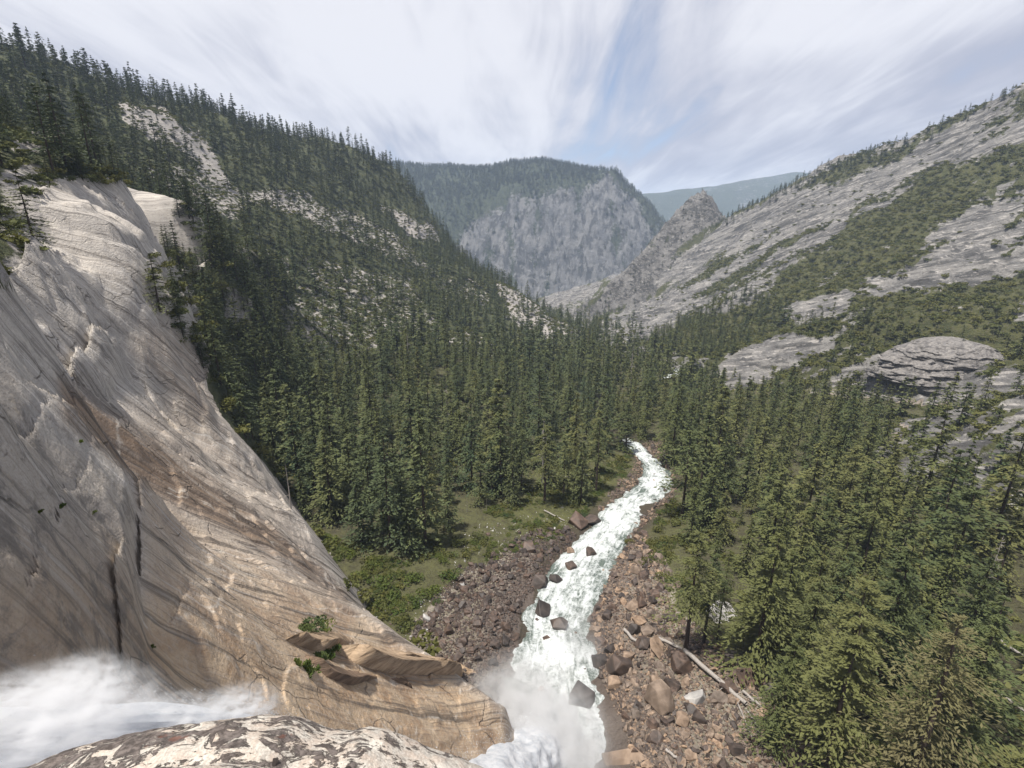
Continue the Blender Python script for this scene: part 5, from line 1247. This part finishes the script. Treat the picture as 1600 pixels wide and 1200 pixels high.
def lichen_mesh(seed):
    bm = bmesh.new(); bmesh.ops.create_icosphere(bm, subdivisions=2, radius=1.0); gg = random.Random(seed)
    for v in bm.verts:
        k = gg.uniform(.72, 1.2); v.co = Vector((v.co.x * k, v.co.y * k, v.co.z * .42 * k))
    me = bpy.data.meshes.new('lichen'); bm.to_mesh(me); bm.free(); me.materials.append(M['lichen'])
    return me
LM = [lichen_mesh(i) for i in range(5)]
def boulder_top(xq, vq):
    ix = int(np.clip(np.searchsorted(xs_, xq), 0, 419)); iv = int(np.clip(np.searchsorted(vs_, vq), 0, len(vs_) - 1)); return X_[iv, ix], Y_[iv, ix], Z_[iv, ix]
for k in range(150):
    xq = -1.25 + 1.25 * g.random() ** .7 if k < 120 else g.uniform(-2.0, -.1); vq = 1.02 - 1.0 * g.random() ** 1.5
    a, b, c = boulder_top(xq, vq); s_ = .010 + .03 * g.random() ** 2.5
    o = add('lichen', LM[k % 5], fb, (a, b, c)); o.scale = (s_ * g.uniform(.8, 1.4), s_ * g.uniform(.8, 1.3), s_ * .7); o.rotation_euler = (g.uniform(-.3, .3), g.uniform(-.3, .3), g.uniform(0, 6))
for a_, b_, s_ in [(430, 1172, .1), (590, 1180, .045), (1, 1, 0)]:
    if s_:
        d = ray(a_, b_); q = d * (2.55 / np.linalg.norm(d) * 1.0); xq = q[0]; vq = .62
        a, b, c = boulder_top(xq, vq); o = add('lichen', LM[0], fb, (a, b, c)); o.scale = (s_ * 1.3, s_ * .6, .012); o.rotation_euler = (0, 0, .5)

# ------------------------------------------------------------------ waterfall: core of white water, strands, and its spray
fall = np.array([np.append(P(a, b, Y), r) for a, b, Y, r in [(-420, 1200, 6.5, 1.1), (-150, 1170, 8.5, 1.2), (20, 1150, 10, 1.2), (150, 1140, 11.5, 1.15), (270, 1140, 13, 1.1), (360, 1135, 15, 1.0), (420, 1140, 17, 1.0), (490, 1200, 19, 1.8), (600, 1300, 28, 4), (690, 1300, 44, 7), (765, 1230, 66, 10), (830, 1185, 86, 11), (855, 1175, 92, 8)]])
fs = np.concatenate([[0], np.cumsum(np.linalg.norm(np.diff(fall[:, :3], axis=0), axis=1))])
nf = 260
fq = np.linspace(0, fs[-1], nf)
fc = np.stack([np.convolve(np.pad(np.interp(fq, fs, fall[:, k]), 6, mode='edge'), np.ones(13) / 13, 'valid') for k in range(4)], 1)
T_ = np.gradient(fc[:, :3], axis=0); T_ /= np.linalg.norm(T_, axis=1, keepdims=True)
U_ = np.cross(T_, np.array([0, 0, 1.0])); U_ /= np.linalg.norm(U_, axis=1, keepdims=True); N_ = np.cross(U_, T_)
an = np.linspace(0, 2 * np.pi, 72, endpoint=False)
def fall_point(i, a, r): return fc[i, :3] + (U_[i] * np.cos(a)[..., None] + N_[i] * np.sin(a)[..., None] * .75) * r[..., None]
S_, A_ = np.meshgrid(np.arange(nf), an, indexing='ij')
rad = fc[:, 3][:, None] * (1 + np.where(fc[:, 1] < 24, .55, .25)[:, None] * fbm(np.cos(A_) * 2.2 + S_ * .045, np.sin(A_) * 2.2, S_ * .06, octv=4, seed=151) + np.where(fc[:, 1] < 24, .3, .07)[:, None] * fbm(np.cos(A_) * 8, np.sin(A_) * 8, S_ * .12, octv=3, seed=153)) * .68
FV = fc[:, None, :3] + (U_[:, None] * np.cos(A_)[..., None] + N_[:, None] * np.sin(A_)[..., None] * .75) * rad[..., None]
i_ = np.arange(nf * 72).reshape(nf, 72)
def mat_fall(alpha=None):
    m = bpy.data.materials.new('falling_water'); h = NT(nodes(m)); obj = h.n('ShaderNodeTexCoord').outputs['Object']
    n = h.noise(h.scale(obj, (.35, .35, .2)), 1.6, 7, .6, .6)
    c = h.mix(h.rng(n, .35, .6), (0.58, 0.61, 0.65), (0.76, 0.77, 0.79))
    d = principled(h, c, .75, h.bump(n, .5, .4), .3); t = h.n('ShaderNodeBsdfTranslucent'); h.link(c, t.inputs[0])
    mx = h.n('ShaderNodeMixShader', inp={0: .35}); h.link(d.outputs[0], mx.inputs[1]); h.link(t.outputs[0], mx.inputs[2])
    out(h, mx.outputs[0]); return m
M['fall'] = mat_fall()
wf_ = bpy.data.objects.new('waterfall', None); COL.objects.link(wf_); wf_.location = fall[4, :3]
tag(wf_, 'white waterfall rushing past the boulder and dropping to the river', 'waterfall', kind='structure')
core = add('water_body', mesh_np('water_body', FV.reshape(-1, 3) - fall[4, :3], quads=np.stack([i_[:-1], np.roll(i_[:-1], -1, 1), np.roll(i_[1:], -1, 1), i_[1:]], -1).reshape(-1, 4), mat=M['fall']), wf_)
n_st = 110000
g = np.random.default_rng(57)
si = (g.random(n_st) ** 1.15 * (nf - 4)).astype(int) + 1
aa = g.random(n_st) * 2 * np.pi; rr_ = fc[si, 3] * (.72 + np.abs(g.normal(0, .26, n_st)))
clus = fbm(np.cos(aa) * 3 + si * .07, np.sin(aa) * 3, si * .09, octv=3, seed=155)
rr_ *= 1 + np.clip(clus, 0, 1) * .55
pos = fc[si, :3] + (U_[si] * np.cos(aa)[:, None] + N_[si] * np.sin(aa)[:, None] * .75) * rr_[:, None]
ax = T_[si] + g.normal(0, .28, (n_st, 3)) + (U_[si] * np.cos(aa)[:, None] + N_[si] * np.sin(aa)[:, None]) * .3
Ls = (.06 + .34 * g.random(n_st) ** 2) * np.where(fc[si, 1] < 22, .3, .85)
v, q = leaf_quads(pos - fall[4, :3], ax, g.normal(0, 1, (n_st, 3)), Ls, Ls * .16)
so = add('water_strands', mesh_np('water_strands', v, quads=q, mat=M['fall'], smooth=False), wf_); so['kind'] = 'stuff'

def mat_mist(name, dens, nscale, lo, hi, fall_lo=.35, color=(1, 1, 1)):
    """spray: dense in the middle of its body, thinning out to nothing at its surface"""
    m = bpy.data.materials.new(name); h = NT(nodes(m))
    tcn = h.n('ShaderNodeTexCoord'); obj = tcn.outputs['Object']
    ln = h.n('ShaderNodeVectorMath', operation='LENGTH', inp={0: obj}).outputs['Value']
    fo_ = h.rng(ln, fall_lo, 1.0, 1.0, 0.0)
    n = h.noise(obj, nscale, 5, .6, .5)
    dn = h.math('MULTIPLY', h.math('MULTIPLY', fo_, h.rng(n, lo, hi)), dens)
    pv = h.n('ShaderNodeVolumePrincipled'); pv.inputs['Color'].default_value = (*color, 1); h.link(dn, pv.inputs['Density']); pv.inputs['Anisotropy'].default_value = .2
    o_ = h.n('ShaderNodeOutputMaterial'); h.link(pv.outputs[0], o_.inputs['Volume'])
    return m
def mist(loc, size, rot, mat, label):
    bm = bmesh.new(); bmesh.ops.create_icosphere(bm, subdivisions=3, radius=1.0); me = bpy.data.meshes.new('mist'); bm.to_mesh(me); bm.free(); me.materials.append(mat)
    o = add('mist', me, None, loc); o.scale = size; o.rotation_euler = rot; tag(o, label, kind='stuff'); return o
near_spray = mat_mist('near_spray', 3.2, 5.0, .42, .60, .1)
mist(P(60, 1125, 9.5), (3.2, 1.5, 1.5), (0, .2, .4), near_spray, 'tall plume of white spray at the left edge above the rushing water')
mist(P(125, 1085, 11), (1.6, 1.2, 1.35), (0, .2, .4), near_spray, 'pointed plume of white spray against the cliff')
mist(P(240, 1135, 12.5), (2.6, 1.3, 1.0), (0, .2, .4), near_spray, 'low white spray in the middle above the rushing water')
mist(P(365, 1110, 14.5), (2.0, 1.1, 1.05), (0, .2, .4), near_spray, 'white spray at the right end above the rushing water')
mist(P(825, 1165, 92), (23, 27, 19), (0, 0, .1), mat_mist('plunge_spray', .42, 4.5, .38, .64, .1), 'cloud of spray where the falls hit the river')
mist(P(905, 1000, 132), (10, 20, 10), (0, 0, -.1), mat_mist('drifting_spray', .07, 2.2, .38, .66, .05), 'thin drifting spray over the right side of the rapids')

# ------------------------------------------------------------------ haze
hz = bpy.data.materials.new('haze_air'); h = NT(nodes(hz))
pv = h.n('ShaderNodeVolumePrincipled'); pv.inputs['Color'].default_value = (0.62, 0.77, 1.0, 1); pv.inputs['Density'].default_value = 0.000068; pv.inputs['Anisotropy'].default_value = 0.0
h.link(pv.outputs[0], h.n('ShaderNodeOutputMaterial').inputs['Volume'])
bm = bmesh.new(); bmesh.ops.create_cube(bm, size=1.0)
x0, x1, y0, y1, z0, z1 = -13500, 13500, -300, 15000, -900, 760
for v in bm.verts: v.co = Vector(((x0 if v.co.x < 0 else x1), (y0 if v.co.y < 0 else y1), (z0 if v.co.z < 0 else z1)))
me = bpy.data.meshes.new('haze'); bm.to_mesh(me); bm.free(); me.materials.append(hz)
tag(add('haze', me), 'thin bluish haze in the valley air', kind='stuff')
